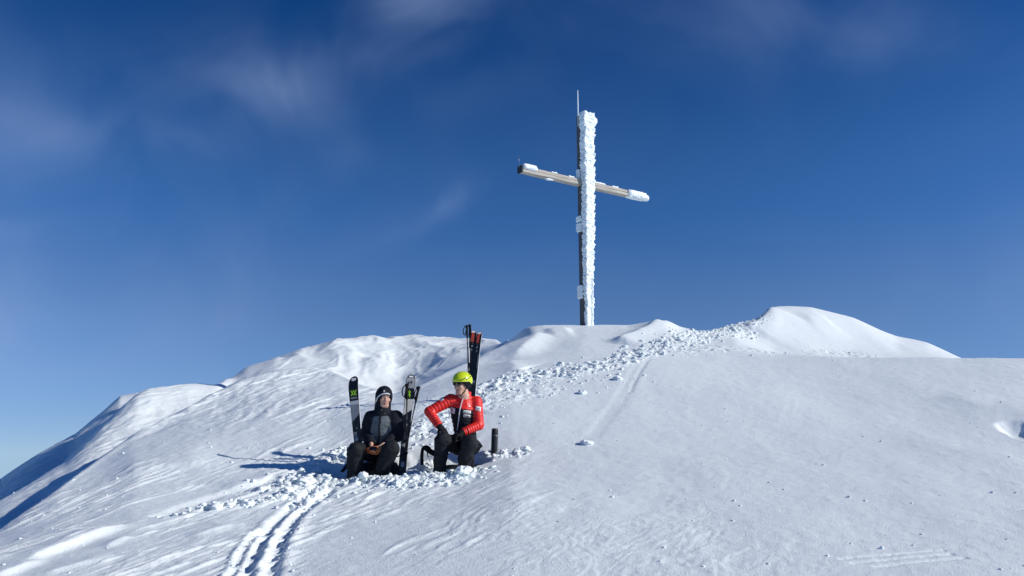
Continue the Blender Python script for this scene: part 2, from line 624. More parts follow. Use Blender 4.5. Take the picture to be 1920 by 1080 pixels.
# trodden band from the seats up to the summit
rough_band([(850, 760), (900, 735), (960, 712), (1040, 700), (1110, 690), (1180, 668), (1250, 645), (1330, 628), (1420, 605)], 0.36, 0.050, 5.5, 0.03)
rough_band([(860, 795), (900, 765), (960, 740), (1050, 722)], 0.30, 0.035, 6.0)
rough_band([(1230, 660), (1330, 655), (1440, 660), (1560, 662), (1660, 668)], 0.30, 0.030, 6.0)
# track of a slid lump
groove([(1212, 668), (1195, 690), (1178, 722), (1160, 752), (1135, 788), (1108, 822)], 0.007, 0.13, berm=0.05, rough=0.1)
groove([(1220, 668), (1204, 690), (1190, 715), (1182, 735)], 0.006, 0.04, berm=0.2)
# wind drifts
ridge([(20, 1066), (90, 1038), (160, 1012), (215, 993), (255, 977)], 0.065, 0.45, 0.06, 0.3, 0.08)
ridge([(-60, 1110), (0, 1080), (70, 1052), (100, 1046)], 0.05, 0.35, 0.06, 0.3, 0.08)
ridge([(60, 1082), (150, 1058), (215, 1046)], 0.03, 0.25, 0.05, 0.3, 0.08)
ridge([(190, 1030), (225, 1014), (248, 1004)], 0.03, 0.12, 0.05, 0.3, 0.08)
ridge([(345, 1010), (400, 996), (455, 980)], 0.025, 0.2, 0.05, 0.3)
ridge([(200, 905), (300, 880), (420, 862)], 0.05, 0.9, 0.18, 0.3)
ridge([(420, 918), (500, 898), (560, 885)], 0.05, 0.5, 0.12, 0.3)
# summit lip: bright wind-cut edge left of the cross
ridge([(1022, 624), (1012, 632), (1000, 645), (978, 662), (956, 677)], 0.17, 0.30, 0.9, 0.3, 0.06)
ridge([(1075, 619), (1040, 620), (1018, 623)], 0.07, 0.5, 0.15, 0.3, 0.06)
ridge([(958, 675), (964, 688), (972, 699), (1000, 694)], 0.06, 0.30, 0.30, 0.2, 0.1)
ridge([(1156, 648), (1192, 634), (1240, 607), (1262, 606)], 0.15, 0.22, 0.40, 0.12, 0.06)
ridge([(1400, 618), (1430, 606), (1452, 580)], 0.12, 0.15, 0.6, 0.15, 0.1)
ridge([(1500, 598), (1540, 602), (1560, 604)], 0.06, 0.3, 0.5, 0.3, 0.1)
# folds on the far hump and the left rim
ridge([(775, 645), (800, 665), (835, 686)], 0.20, 0.9, 0.9, 0, 0.1)
ridge([(640, 652), (655, 676), (700, 700)], 0.22, 0.8, 0.9, 0, 0.1)
ridge([(565, 668), (548, 680)], 0.12, 0.5, 0.8, 0, 0.1)
ridge([(700, 640), (720, 668), (712, 700)], 0.15, 0.7, 0.8, 0, 0.1)
# wind scoop at the right edge
dent(1945, 818, 0.32, 0.55, 0.15, 0.10)
ridge([(1760, 742), (1850, 768), (1950, 776), (2100, 780)], 0.05, 0.7, 0.40, 0.2, 0.05)
ridge([(1820, 850), (1760, 835)], 0.04, 0.8, 0.8, 0, 0.05)
ridge([(2010, 850), (2005, 815), (2000, 785)], 0.10, 0.30, 0.7, 0.2, 0.05)
# faint carved grooves standing in for the ski and pole shadows behind the people
groove([(560, 760), (640, 754), (740, 749), (860, 742)], 0.012, 0.03, berm=0.2, rough=0.1)
groove([(520, 792), (600, 788), (680, 783)], 0.012, 0.03, berm=0.2, rough=0.1)


def prints():
    """two rows of small teeth marks low on the right"""
    rows = [((1575, 1048), (1775, 1030), 44), ((1640, 1062), (1815, 1045), 40), ((1600, 1056), (1790, 1038), 40)]
    C = []
    for (a, b, n) in rows:
        p, q = ground_hit(*a), ground_hit(*b)
        for k in range(n):
            C.append(p + (q - p) * (k + 0.25 * random.random()) / n)
    C = np.array(C)
    def fn(X, Y):
        out = np.zeros_like(X)
        s = near(X, Y, C, 0.1)
        if s.any():
            x, y = X[s], Y[s]
            z = np.zeros_like(x)
            for c in C:
                z -= 0.012 * np.exp(-(((x - c[0]) / 0.011) ** 2 + ((y - c[1]) / 0.02) ** 2))
            out[s] = z
        return out
    FEATURES.append(fn)


random.seed(3)
prints()



def surf_z(X, Y, fine=True):
    """finished slope height in world coordinates"""
    X, Y = np.asarray(X, float), np.asarray(Y, float)
    Z = base_z(X, Y)
    # wide undulation of wind-packed snow
    far = sstep(14, 22, Y)
    Z = Z + (0.035 + 0.05 * far) * fbm2(X * 0.55 + 3, Y * 0.45, 3)
    # gullies and drift folds running down the far hump and the rim on the left
    fold = sstep(18.0, 21.0, Y) * (1 - sstep(29, 33, Y)) * (1 - sstep(-1.6, -0.4, X))
    fx = X + 0.25 * Y + 0.5 * fbm2(X * 0.8, Y * 0.8, 2)
    Z = Z + fold * 0.075 * (1 - sstep(-6.5, -8.5, X) * 0.6) * (1 - np.abs(fbm2(fx * 0.85, Y * 0.22 + 8, 3, 0.5)) * 2.5)
    rimz = sstep(10.5, 13.0, Y) * (1 - sstep(16.2, 17.0, Y)) * (1 - sstep(-4.2, -2.8, X))
    Z = Z + rimz * 0.016 * (1 - np.abs(fbm2(X * 2.6 + 3, Y * 1.2, 4, 0.55)) * 3.0)
    # sastrugi: streaks carved along the wind
    wx, wy = 0.42, 0.907
    u = X * wx + Y * wy
    v = X * wy - Y * wx
    v = v + 0.10 * fbm2(u * 0.9, v * 0.9, 2)
    left = 1 - 0.8 * sstep(-2.4, -0.2, X - 0.02 * Y) - 0.2 * sstep(-0.5, 1.5, X)              # open left flank is the most wind-scoured
    fore = (1 - sstep(7.2, 9.0, Y)) * sstep(-1.5, 0.5, X) * (1 - sstep(1.0, 2.6, X))
    streak = np.clip(0.05 + 0.72 * left + 0.14 * fore, 0, 1.1)
    mask = sstep(-0.05, 0.45, fbm2(u * 0.5 + 5, v * 1.3, 3) + 0.12 * streak)
    s1 = np.maximum(0, fbm2(u * 1.3, v * 9.5, 3, 0.55))
    s2 = np.maximum(0, fbm2(u * 3.2 + 40, v * 22.0 + 11, 3, 0.55))
    Z = Z + streak * mask * (0.042 * s1 + 0.034 * s2)
    # patchy crust plates in the foreground
    pl = fbm2(X * 2.2 + 7, Y * 2.2, 4, 0.55)
    Z = Z + 0.004 * fore * (sstep(0.0, 0.12, pl) + sstep(0.22, 0.34, pl))
    # eroded edges of thin wind crust: low terraces with crisp lips
    tn = fbm2(u * 0.8 + 31, v * 2.6 + 5, 4, 0.5) * 5.0
    fl = np.floor(tn)
    fr = tn - fl
    zone = np.clip(0.9 * left * (1 - sstep(12.5, 15, Y)) + (1 - sstep(7.6, 9.2, Y)) * sstep(-3, -1, X) * (1 - sstep(1.2, 2.8, X)) + 0.05, 0, 1)
    zone = zone * sstep(0.0, 0.35, fbm2(X * 0.8 + 50, Y * 0.8, 3) + 0.12)
    Z = Z + 0.0055 * zone * (fl + sstep(0.78, 1.0, fr) - tn * 0.8)
    # small pits and grains everywhere
    Z = Z + 0.0040 * fbm2(X * 9, Y * 9, 3, 0.6) * (1 + 0.6 * streak)
    for fn in FEATURES:
        Z = Z + fn(X, Y)
    return Z + EYE


def build_terrain():
    A0 = 4.0                                             # fan apex behind the camera
    yy = [-3.5]
    while yy[-1] < 86:
        y = yy[-1]
        if y < 4.6:
            st = 0.12
        elif y < 9.6:
            st = 0.0145
        elif y < 18.5:
            st = 0.021
        elif y < 33:
            st = 0.06
        else:
            st = 1.2
        yy.append(y + st)
    yy = np.array(yy)
    cs = np.linspace(-0.80, 0.80, 1000)
    Yg, Cg = np.meshgrid(yy, cs, indexing='ij')
    Xg = Cg * (Yg + A0)
    Zg = surf_z(Xg, Yg)
    nr, nc = Xg.shape
    idx = np.arange(nr * nc).reshape(nr, nc)
    q = np.stack([idx[:-1, :-1], idx[:-1, 1:], idx[1:, 1:], idx[1:, :-1]], -1).reshape(-1, 4)
    o = mesh_obj('snow_slope', np.stack([Xg, Yg, Zg], -1).reshape(-1, 3), q, M['snow'])
    o['kind'] = 'structure'
    print('terrain', nr, nc)
    return o


slope = build_terrain()
# ------------------------------------------------------------------ shapes
def surface_net(f, lo, hi, step, band_=0.0):
    """polygonise the solid f < 0 on a regular grid (naive surface nets)"""
    lo, hi = np.asarray(lo, float), np.asarray(hi, float)
    n = np.ceil((hi - lo) / step).astype(int) + 1
    ax = [lo[i] + step * np.arange(n[i]) for i in range(3)]
    G = np.stack(np.meshgrid(*ax, indexing='ij'), -1)
    if band_:
        # coarse pass first, exact values only near the surface
        cst = 4
        cn = (n + cst - 1) // cst + 1
        cax = [lo[i] + step * cst * np.arange(cn[i]) for i in range(3)]
        CG = np.stack(np.meshgrid(*cax, indexing='ij'), -1).reshape(-1, 3)
        CV = f(CG).reshape(cn)
        ii = [np.minimum((np.arange(n[i]) + cst // 2) // cst, cn[i] - 1) for i in range(3)]
        V = CV[np.ix_(*ii)].copy()
        near_ = np.abs(V) < band_
        V[near_] = f(G[near_])
    else:
        V = f(G.reshape(-1, 3)).reshape(n)
    V[0], V[-1], V[:, 0], V[:, -1], V[:, :, 0], V[:, :, -1] = (np.maximum(a, 1e-4) for a in (V[0], V[-1], V[:, 0], V[:, -1], V[:, :, 0], V[:, :, -1]))
    I = V < 0
    m = n - 1
    acc = np.zeros((*m, 3))
    cnt = np.zeros(m, int)
    corners = [(i, j, k) for i in (0, 1) for j in (0, 1) for k in (0, 1)]
    def sl(c):
        return tuple(slice(c[a], c[a] + m[a]) for a in range(3))
    for c in corners:
        for a in range(3):
            if c[a]:
                continue
            d = list(c)
            d[a] = 1
            v0, v1 = V[sl(c)], V[sl(d)]
            x = (v0 < 0) != (v1 < 0)
            t = np.where(x, v0 / np.where(x, v0 - v1, 1), 0)
            for b in range(3):
                acc[..., b] += np.where(x, c[b] + (t if b == a else 0), 0)
            cnt += x
    on = cnt > 0
    ids = np.full(m, -1)
    ids[on] = np.arange(on.sum())
    cell = np.argwhere(on)
    verts = lo + step * (cell + acc[on] / cnt[on][:, None])
    quads = []
    for a in range(3):
        b, c = (a + 1) % 3, (a + 2) % 3
        s0 = [slice(1, n[i] - 1) for i in range(3)]
        s1 = list(s0)
        s0[a], s1[a] = slice(0, n[a] - 1), slice(1, n[a])
        A, B = I[tuple(s0)], I[tuple(s1)]
        e = np.argwhere(A != B)
        if len(e) == 0:
            continue
        flip = A[tuple(e.T)]
        off = np.ones(3, int)
        off[a] = 0
        e = e + off
        def cid(db, dc):
            q = e.copy()
            q[:, b] += db
            q[:, c] += dc
            return ids[tuple(q.T)]
        q = np.stack([cid(-1, -1), cid(0, -1), cid(0, 0), cid(-1, 0)], 1)
        q[~flip] = q[~flip][:, ::-1]
        quads.append(q)
    return verts, np.concatenate(quads)


def box_mesh(sx, sy, sz, c=(0, 0, 0), bevel=0.0):
    """bevelled box: 24 verts, chamfered edges"""
    x, y, z = sx / 2, sy / 2, sz / 2
    if bevel <= 0:
        v = [(i * x + c[0], j * y + c[1], k * z + c[2]) for i in (-1, 1) for j in (-1, 1) for k in (-1, 1)]
        return v, [(0, 1, 3, 2), (4, 6, 7, 5), (0, 4, 5, 1), (2, 3, 7, 6), (0, 2, 6, 4), (1, 5, 7, 3)]
    import bmesh
    bm = bmesh.new()
    bmesh.ops.create_cube(bm, size=1)
    for v in bm.verts:
        v.co = (v.co.x * sx, v.co.y * sy, v.co.z * sz)
    bmesh.ops.bevel(bm, geom=list(bm.edges), offset=bevel, segments=2, affect='EDGES')
    bm.verts.ensure_lookup_table()
    v = [(p.co.x + c[0], p.co.y + c[1], p.co.z + c[2]) for p in bm.verts]
    f = [tuple(q.index for q in fc.verts) for fc in bm.faces]
    bm.free()
    return v, f


def tube(pts, rad, n=10, cap=True):
    """round tube along points; rad is one number or one per point"""
    pts = np.asarray(pts, float)
    rad = np.broadcast_to(np.asarray(rad, float), (len(pts),))
    V, Fc = [], []
    tan = np.gradient(pts, axis=0)
    tan /= np.linalg.norm(tan, axis=1)[:, None]
    up = np.array([0, 0, 1.0]) if abs(tan[0][2]) < 0.9 else np.array([1.0, 0, 0])
    for p, t, r in zip(pts, tan, rad):
        a = np.cross(up, t)
        a /= np.linalg.norm(a)
        b = np.cross(t, a)
        up = b
        for k in range(n):
            w = 2 * math.pi * k / n
            V.append(p + r * (math.cos(w) * a + math.sin(w) * b))
    for i in range(len(pts) - 1):
        for k in range(n):
            Fc.append((i * n + k, i * n + (k + 1) % n, (i + 1) * n + (k + 1) % n, (i + 1) * n + k))
    if cap:
        Fc.append(tuple(range(n))[::-1])
        Fc.append(tuple(range((len(pts) - 1) * n, len(pts) * n)))
    return V, Fc


def band(pts, nrm, width, thick=0.004):
    """flat webbing strap along points, nrm = its face normal"""
    pts = np.asarray(pts, float)
    nrm = np.broadcast_to(np.asarray(nrm, float), pts.shape)
    tan = np.gradient(pts, axis=0)
    V, Fc = [], []
    for p, t, q in zip(pts, tan, nrm):
        t = t / np.linalg.norm(t)
        s = np.cross(t, q)
        s /= np.linalg.norm(s)
        q = np.cross(s, t)
        for a, b in ((-1, -1), (1, -1), (1, 1), (-1, 1)):
            V.append(p + s * a * width / 2 + q * b * thick / 2)
    n = len(pts)
    for i in range(n - 1):
        for k in range(4):
            Fc.append((i * 4 + k, i * 4 + (k + 1) % 4, (i + 1) * 4 + (k + 1) % 4, (i + 1) * 4 + k))
    Fc.append((3, 2, 1, 0))
    Fc.append(tuple(range((n - 1) * 4, n * 4)))
    return V, Fc


def mat_wood(name, col):
    m = bpy.data.materials.new(name)
    m.use_nodes = True
    nt = m.node_tree
    b = nt.nodes['Principled BSDF']
    b.inputs['Roughness'].default_value = 0.8
    b.inputs['Specular IOR Level'].default_value = 0.2
    tc = nt.nodes.new('ShaderNodeTexCoord')
    mp = nt.nodes.new('ShaderNodeMapping')
    mp.inputs['Scale'].default_value = (1.2, 22, 22) if 'beam' in name else (22, 22, 1.2)
    nz = nt.nodes.new('ShaderNodeTexNoise')
    nz.inputs['Scale'].default_value = 2.0
    nz.inputs['Detail'].default_value = 7
    cr = nt.nodes.new('ShaderNodeValToRGB')
    cr.color_ramp.elements[0].position = 0.25
    cr.color_ramp.elements[0].color = (*[c * 0.55 for c in col], 1)
    cr.color_ramp.elements[1].position = 0.75
    cr.color_ramp.elements[1].color = (*[min(1, c * 1.25) for c in col], 1)
    bp = nt.nodes.new('ShaderNodeBump')
    bp.inputs['Strength'].default_value = 0.5
    bp.inputs['Distance'].default_value = 0.01
    nt.links.new(tc.outputs['Object'], mp.inputs[0])
    nt.links.new(mp.outputs[0], nz.inputs['Vector'])
    nt.links.new(nz.outputs[0], cr.inputs[0])
    nt.links.new(cr.outputs[0], b.inputs['Base Color'])
    nt.links.new(nz.outputs[0], bp.inputs['Height'])
    nt.links.new(bp.outputs[0], b.inputs['Normal'])
    return m


# ------------------------------------------------------------------ summit cross
M['wood_post'] = mat_wood('wood_post', (0.11, 0.11, 0.12))
M['wood_beam'] = mat_wood('wood_beam', (0.50, 0.46, 0.40))
M['rime'] = mat_snow('rime_ice', False)
M['steel'] = mat_simple('steel', (0.35, 0.36, 0.38), 0.4, 0.5, 0.8)
M['black_cap'] = mat_simple('black_cap', (0.03, 0.03, 0.035), 0.5, noise=(8, 0.3))


def sd_box(p, c, h, r=0.0):
    q = np.abs(p - np.asarray(c)) - (np.asarray(h) - r)
    return np.linalg.norm(np.maximum(q, 0), axis=1) + np.minimum(q.max(1), 0) - r


def build_cross():
    d = 17.75
    base = P(1098, 612, d)
    base[2] = surf_z(base[0], base[1]) - 0.0
    k = F_PX / (d * math.cos(PITCH) + (base[2] - EYE) * math.sin(PITCH))
    H = 5.30
    ang = math.radians(36)
    root = thing('summit_cross', base, 'tall grey wooden summit cross crusted with white rime on the snowy top', 'cross')
    root.rotation_euler = (math.radians(-0.3), 0, ang)
    # local axes: x along the beam, -y front face, z up
    v, f = box_mesh(0.215, 0.17, H + 0.5, (0, 0, H / 2 - 0.25), 0.008)
    mesh_obj('post', v, f, M['wood_post'], root, False)
    zb = 3.54
    L0, L1 = -1.93, 2.10
    beam = None
    for nm, zc, hh, dy in (('upper', zb + 0.040, 0.076, 0.0), ('lower', zb - 0.040, 0.074, -0.012)):
        v, f = box_mesh(L1 - L0, 0.18, hh, ((L0 + L1) / 2, dy, zc), 0.008)
        o = mesh_obj('beam_plank', v, f, M['wood_beam'], root, False)
    v, f = box_mesh(0.035, 0.200, 0.180, (L0 - 0.012, -0.005, zb), 0.01)
    mesh_obj('end_cap', v, f, M['black_cap'], root, False)
    for x in (-0.13, 0.13):
        v, f = box_mesh(0.03, 0.01, 0.2, (x, -0.112, zb - 0.003), 0.003)
        mesh_obj('bracket', v, f, M['black_cap'], root, False)
    v, f = tube([(-0.10, 0.02, H - 0.3), (-0.10, 0.02, H + 0.25), (-0.098, 0.02, H + 0.68)], [0.012, 0.015, 0.010], 8)
    mesh_obj('lightning_rod', v, f, M['rime'], root)
    v, f = tube([(L0 - 0.03, 0.0, zb + 0.05), (L0 - 0.05, 0.0, zb + 0.36)], 0.0035, 6)
    mesh_obj('wire', v, f, M['steel'], root)

    def feather(p, amp):
        q = p * np.array([7, 12, 17.0])
        return amp * (1 - 1.5 * np.abs(fbm3(q, 3, 0.55))) + 0.22 * amp * fbm3(p * 60, 2)

    # rime grown on the windward front of the post
    def f_post(p):
        z = p[:, 2]
        wide = np.interp(z, [0, 1.2, 2.0, 3.35, 3.65, 4.95, 5.05, 5.35], [0.085, 0.10, 0.112, 0.12, 0.135, 0.138, 0.17, 0.15])
        depth = np.interp(z, [0, 1.0, 2.2, 3.3, 5.1], [0.03, 0.06, 0.09, 0.11, 0.12])
        cx = np.interp(z, [0, 1.2, 3.35, 4.95, 5.1, 5.35], [0.022, 0.02, 0.02, 0.035, 0.055, 0.05])
        saw = np.mod(z * 5.2 + 0.9 * n3(p * np.array([5, 5, 2.5])), 1.0)
        grow = np.interp(z, [0, 0.8, 2.5], [0.25, 0.45, 1.0])
        wide = wide + 0.016 * grow * (saw - 0.5)
        depth = depth + 0.040 * grow * saw
        lob = 0.030 * fbm3(np.stack([p[:, 0] * 0, p[:, 0] * 0, z * 7], 1), 2)
        q0 = np.abs(p[:, 0] - cx - lob) - wide
        q1 = np.abs(p[:, 1] + 0.085 + depth / 2) - depth / 2
        dd = np.minimum(np.maximum(q0, q1), 0) + np.hypot(np.maximum(q0, 0), np.maximum(q1, 0)) - 0.012
        top = z - (H + 0.03 + 0.03 * fbm3(p * 6, 2))
        cleft = np.where(z < 1.15, 0.05 - np.abs(p[:, 0] - 0.062 + 0.006 * np.sin(z * 21)) * 3.2, -1)
        dd = np.maximum(dd, top)
        dd = dd - feather(p, 0.032)
        return np.maximum(dd, np.where(cleft > 0, cleft, dd) - 0.0)
    v, q = surface_net(f_post, (-0.24, -0.30, -0.1), (0.34, -0.06, H + 0.14), 0.0115)
    mesh_obj('rime_crust', v, q, M['rime'], root)
    # tuft blown out at the top right, caps on both arm ends, scraps on the shaded side
    def blob(name, c, h, r, amp, step=0.012):
        c, h = np.array(c), np.array(h)
        v, q = surface_net(lambda p: sd_box(p, c, h, r) - feather(p, amp), c - h - 0.07, c + h + 0.07, step)
        mesh_obj(name, v, q, M['rime'], root)
    blob('rime_tuft', (0.20, -0.12, H - 0.11), (0.14, 0.08, 0.07), 0.05, 0.03)
    blob('rime_tuft', (-1.72, -0.03, zb + 0.06), (0.19, 0.11, 0.055), 0.045, 0.022)
    blob('rime_tuft', (1.80, -0.03, zb + 0.005), (0.32, 0.11, 0.085), 0.07, 0.028)
    blob('rime_tuft', (2.10, -0.02, zb - 0.01), (0.14, 0.07, 0.06), 0.05, 0.03)
    blob('rime_tuft', (0.02, -0.14, zb), (0.13, 0.07, 0.14), 0.05, 0.025)
    blob('rime_scrap', (-0.13, 0.02, zb + 0.22), (0.035, 0.05, 0.13), 0.03, 0.012)
    for zc, hz in ((2.63, 0.07), (2.42, 0.11), (0.82, 0.16)):
        blob('rime_scrap', (-0.125, 0.03, zc), (0.025, 0.08, hz), 0.02, 0.012)
    for x0, x1, zz in ((-1.05, -0.88, zb + 0.09), (-0.5, -0.34, zb + 0.09), (0.3, 0.7, zb + 0.095), (0.95, 1.15, zb + 0.09), (-1.2, -1.0, zb - 0.098)):
        blob('rime_scrap', ((x0 + x1) / 2, -0.04, zz), ((x1 - x0) / 2, 0.03, 0.012), 0.01, 0.016)
    return root


cross = build_cross()

# ------------------------------------------------------------------ loose snow
def ico(sub):
    import bmesh
    bm = bmesh.new()
    bmesh.ops.create_icosphere(bm, subdivisions=sub, radius=1.0)
    v = np.array([x.co[:] for x in bm.verts])
    f = np.array([[l.index for l in fc.verts] for fc in bm.faces])
    bm.free()
    return v, f


def lump(sub, seed, amp=0.35):
    v, f = ico(sub)
    n = fbm3(v * 1.3 + seed * 7.31, 3, 0.6)
    c = fbm3(v * 3.1 + seed * 3.7, 2, 0.5)
    v = v * (1 + amp * 1.6 * n + amp * 0.5 * c)[:, None]
    v[:, 2] *= 0.75
    return v, f


def build_debris():
    rng = np.random.default_rng(21)
    kinds = [lump(2 if k < 3 else 1, k, 0.55) for k in range(9)]
    pos, size = [], []
    def scatter(pts, n, spread, s0, s1, power=2.2):
        pl = poly_world(pts)
        seg = np.linalg.norm(np.diff(pl, axis=0), axis=1)
        cum = np.concatenate([[0], np.cumsum(seg)]) / seg.sum()
        q = rng.random(n)
        x = np.interp(q, cum, pl[:, 0]) + rng.normal(0, spread, n)
        y = np.interp(q, cum, pl[:, 1]) + rng.normal(0, spread, n)
        pos.append(np.stack([x, y], 1))
        size.append(s0 + (s1 - s0) * rng.random(n) ** power)
    scatter([(850, 760), (900, 735), (960, 712), (1040, 700), (1110, 690), (1180, 668), (1250, 645), (1330, 628), (1420, 605)], 3000, 0.23, 0.005, 0.055, 7.0)
    scatter([(860, 795), (900, 765), (960, 740), (1050, 722), (1180, 700)], 300, 0.30, 0.006, 0.030, 2.6)
    scatter([(1230, 662), (1330, 657), (1440, 662), (1560, 664), (1660, 668)], 90, 0.25, 0.008, 0.03)
    scatter([(640, 902), (690, 898), (740, 898), (800, 892), (850, 887), (905, 881)], 700, 0.10, 0.007, 0.036, 2.8)
    scatter([(700, 915), (760, 912), (820, 905), (880, 897)], 150, 0.12, 0.008, 0.035)
    scatter([(905, 862), (940, 856), (985, 846)], 70, 0.07, 0.010, 0.040)
    scatter([(780, 830), (800, 800), (830, 770), (870, 748)], 160, 0.28, 0.008, 0.034)
    scatter([(330, 962), (390, 953), (470, 946), (520, 935), (560, 922)], 320, 0.07, 0.007, 0.032)
    scatter([(480, 925), (540, 908), (590, 893), (640, 880)], 220, 0.17, 0.008, 0.038)
    scatter([(560, 955), (590, 920), (622, 900)], 140, 0.12, 0.008, 0.034)
    scatter([(585, 872), (620, 856), (662, 838)], 120, 0.14, 0.010, 0.040)
    scatter([(420, 1075), (455, 1035), (500, 985)], 40, 0.04, 0.006, 0.018)
    scatter([(520, 1075), (545, 1010), (570, 965)], 40, 0.04, 0.006, 0.018)
    scatter([(200, 905), (420, 862), (560, 800), (650, 770)], 60, 0.9, 0.008, 0.022)
    # single crumbs all over the open slope
    n = 420
    y = 5.3 + 9.5 * rng.random(n) ** 1.1
    x = (rng.random(n) * 1.45 - 0.72) * y
    pos.append(np.stack([x, y], 1))
    size.append(0.004 + 0.014 * rng.random(n) ** 2.5)
    pos, size = np.concatenate(pos), np.concatenate(size)
    z = surf_z(pos[:, 0], pos[:, 1])
    V, Fc, off = [], [], 0
    for i in range(len(size)):
        v, f = kinds[rng.integers(0, 3) if size[i] > 0.035 else rng.integers(3, 9)]
        a = rng.random() * 6.283
        c, s = math.cos(a), math.sin(a)
        w = v * size[i] * np.array([0.8 + 0.5 * rng.random(), 0.8 + 0.5 * rng.random(), 0.35 + 0.75 * rng.random()])
        w = np.stack([w[:, 0] * c - w[:, 1] * s, w[:, 0] * s + w[:, 1] * c, w[:, 2]], 1)
        V.append(w + np.array([pos[i, 0], pos[i, 1], z[i] + (0.65 * rng.random() - 0.1) * size[i]]))
        Fc.append(f + off)
        off += len(v)
    o = mesh_obj('snow_crumbs', np.concatenate(V), np.concatenate(Fc), M['clump'], smooth=False)
    o['kind'] = 'stuff'
    o['label'] = 'loose crumbs of trodden snow scattered over the white slope'
    o['category'] = 'snow'


build_debris()

BLOCKS = [  # the larger blocks, each one by its place: px, py, radius, height factor, label
    (747, 908, 0.065, 0.8, 'large pale snow block lying below the gap between the two seated people'),
    (802, 880, 0.085, 1.1, 'chunky snow block heaped against the backpack strap beside the person in red'),
    (868, 889, 0.085, 0.8, 'snow block in front of the shins of the person in red'),
    (828, 885, 0.070, 0.8, 'snow block under the right knee of the person in red'),
    (657, 897, 0.070, 0.9, 'snow block at the leftmost boot of the person in black'),
    (681, 894, 0.062, 0.9, 'snow block between the boots of the person in black'),
    (608, 900, 0.085, 0.8, 'broad snow heap where the ski tracks end, left of the person in black'),
    (572, 908, 0.095, 0.7, 'flat snow heap beside the upper ski tracks, left of the broad heap'),
    (541, 922, 0.075, 0.7, 'snow heap farther down the trench, second heap left of the ski tracks'),
    (596, 886, 0.085, 0.7, 'snow heap above the end of the ski tracks, in the dug trench'),
    (404, 952, 0.060, 0.8, 'snow lump at the lower left end of the line of crumbs'),
    (1100, 833, 0.075, 0.6, 'lone snow lump at the foot of the slide mark on the open slope'),
    (1092, 738, 0.065, 0.8, 'snow lump beside the upper slide mark, under the trodden band'),
    (1158, 712, 0.075, 0.8, 'rounded snow lump touching the top of the slide mark'),
    (985, 843, 0.060, 0.6, 'small snow lump to the right of the black flask'),
    (912, 852, 0.055, 0.7, 'small snow lump between the black flask and the dug hole'),
]


def build_blocks():
    for i, (px, py, r, hz, label) in enumerate(BLOCKS):
        g = ground_hit(px, py, fn=lambda X, Y: surf_z(X, Y) - EYE)
        v, f = lump(4, 30 + i, 0.40)
        v = v * r
        v += 0.10 * r * fbm3(v / r * 5 + i, 3)[:, None] * v / r
        v[:, 2] *= hz
        o = mesh_obj('snow_block', v, f, M['clump'], loc=(g[0], g[1], float(surf_z(g[0], g[1])) + 0.18 * r))
        tag(o, label, 'snow block', 'larger blocks of dug-up snow')


build_blocks()

# ------------------------------------------------------------------ people
M['skin'] = mat_simple('skin', (0.58, 0.34, 0.25), 0.5, 0.35, noise=(30, 0.12))
M['lips'] = mat_simple('lips', (0.42, 0.18, 0.15), 0.45)
M['red_shell'] = mat_simple('red_shell', (0.74, 0.026, 0.020), 0.42, 0.4, noise=(14, 0.18), bump=(90, 0.25))
M['black_shell'] = mat_simple('black_shell', (0.011, 0.013, 0.020), 0.75, 0.15, noise=(12, 0.3), bump=(70, 0.3))
M['grey_shell'] = mat_simple('grey_shell', (0.115, 0.135, 0.15), 0.6, 0.3, noise=(20, 0.2), bump=(60, 0.35))
M['black_trousers'] = mat_simple('black_trousers', (0.012, 0.014, 0.018), 0.75, 0.2, noise=(10, 0.35), bump=(50, 0.4))
M['black_glove'] = mat_simple('black_glove', (0.008, 0.008, 0.010), 0.75, 0.2, noise=(40, 0.3), bump=(120, 0.3))
M['boot'] = mat_simple('boot', (0.02, 0.02, 0.022), 0.4, 0.5, noise=(9, 0.3))
M['lime_shell'] = mat_simple('lime_shell', (0.60, 0.72, 0.015), 0.33, 0.5, noise=(6, 0.06), coat=0.25)
M['lens'] = mat_simple('lens', (0.008, 0.008, 0.010), 0.06, 0.8)
M['white_patch'] = mat_simple('white_patch', (0.72, 0.73, 0.74), 0.6, noise=(60, 0.08))
M['black_print'] = mat_simple('black_print', (0.012, 0.012, 0.013), 0.6)
M['orange'] = mat_simple('orange', (0.62, 0.17, 0.04), 0.45, noise=(30, 0.15))
M['eye_white'] = mat_simple('eye_white', (0.55, 0.55, 0.55), 0.2)
M['iris'] = mat_simple('iris', (0.04, 0.03, 0.02), 0.15)


def cone(p, a, b, ra, rb):
    a, b = np.asarray(a, float), np.asarray(b, float)
    ab = b - a
    t = np.clip(((p - a) @ ab) / max(ab @ ab, 1e-12), 0, 1)
    return np.linalg.norm(p - a - t[:, None] * ab, axis=1) - (ra + (rb - ra) * t)


def cone_t(p, a, b):
    a, b = np.asarray(a, float), np.asarray(b, float)
    ab = b - a
    L = np.linalg.norm(ab)
    return ((p - a) @ ab) / L, L


def ell(p, c, r, R=None):
    q = p - np.asarray(c, float)
    if R is not None:
        q = q @ R
    r = np.asarray(r, float)
    k0 = np.linalg.norm(q / r, axis=1)
    k1 = np.linalg.norm(q / (r * r), axis=1)
    return np.where(k0 > 1e-6, k0 * (k0 - 1) / np.maximum(k1, 1e-9), -r.min())


def smin(a, b, k):
    h = np.clip(0.5 + 0.5 * (b - a) / k, 0, 1)
    return b + (a - b) * h - k * h * (1 - h)


def smax(a, b, k):
    return -smin(-a, -b, k)


def frame_from(forward, up=(0, 0, 1)):
    """columns: right, forward, up"""
    f = np.asarray(forward, float)
    f /= np.linalg.norm(f)
    r = np.cross(f, up)
    r /= np.linalg.norm(r)
    return np.stack([r, f, np.cross(r, f)], 1)


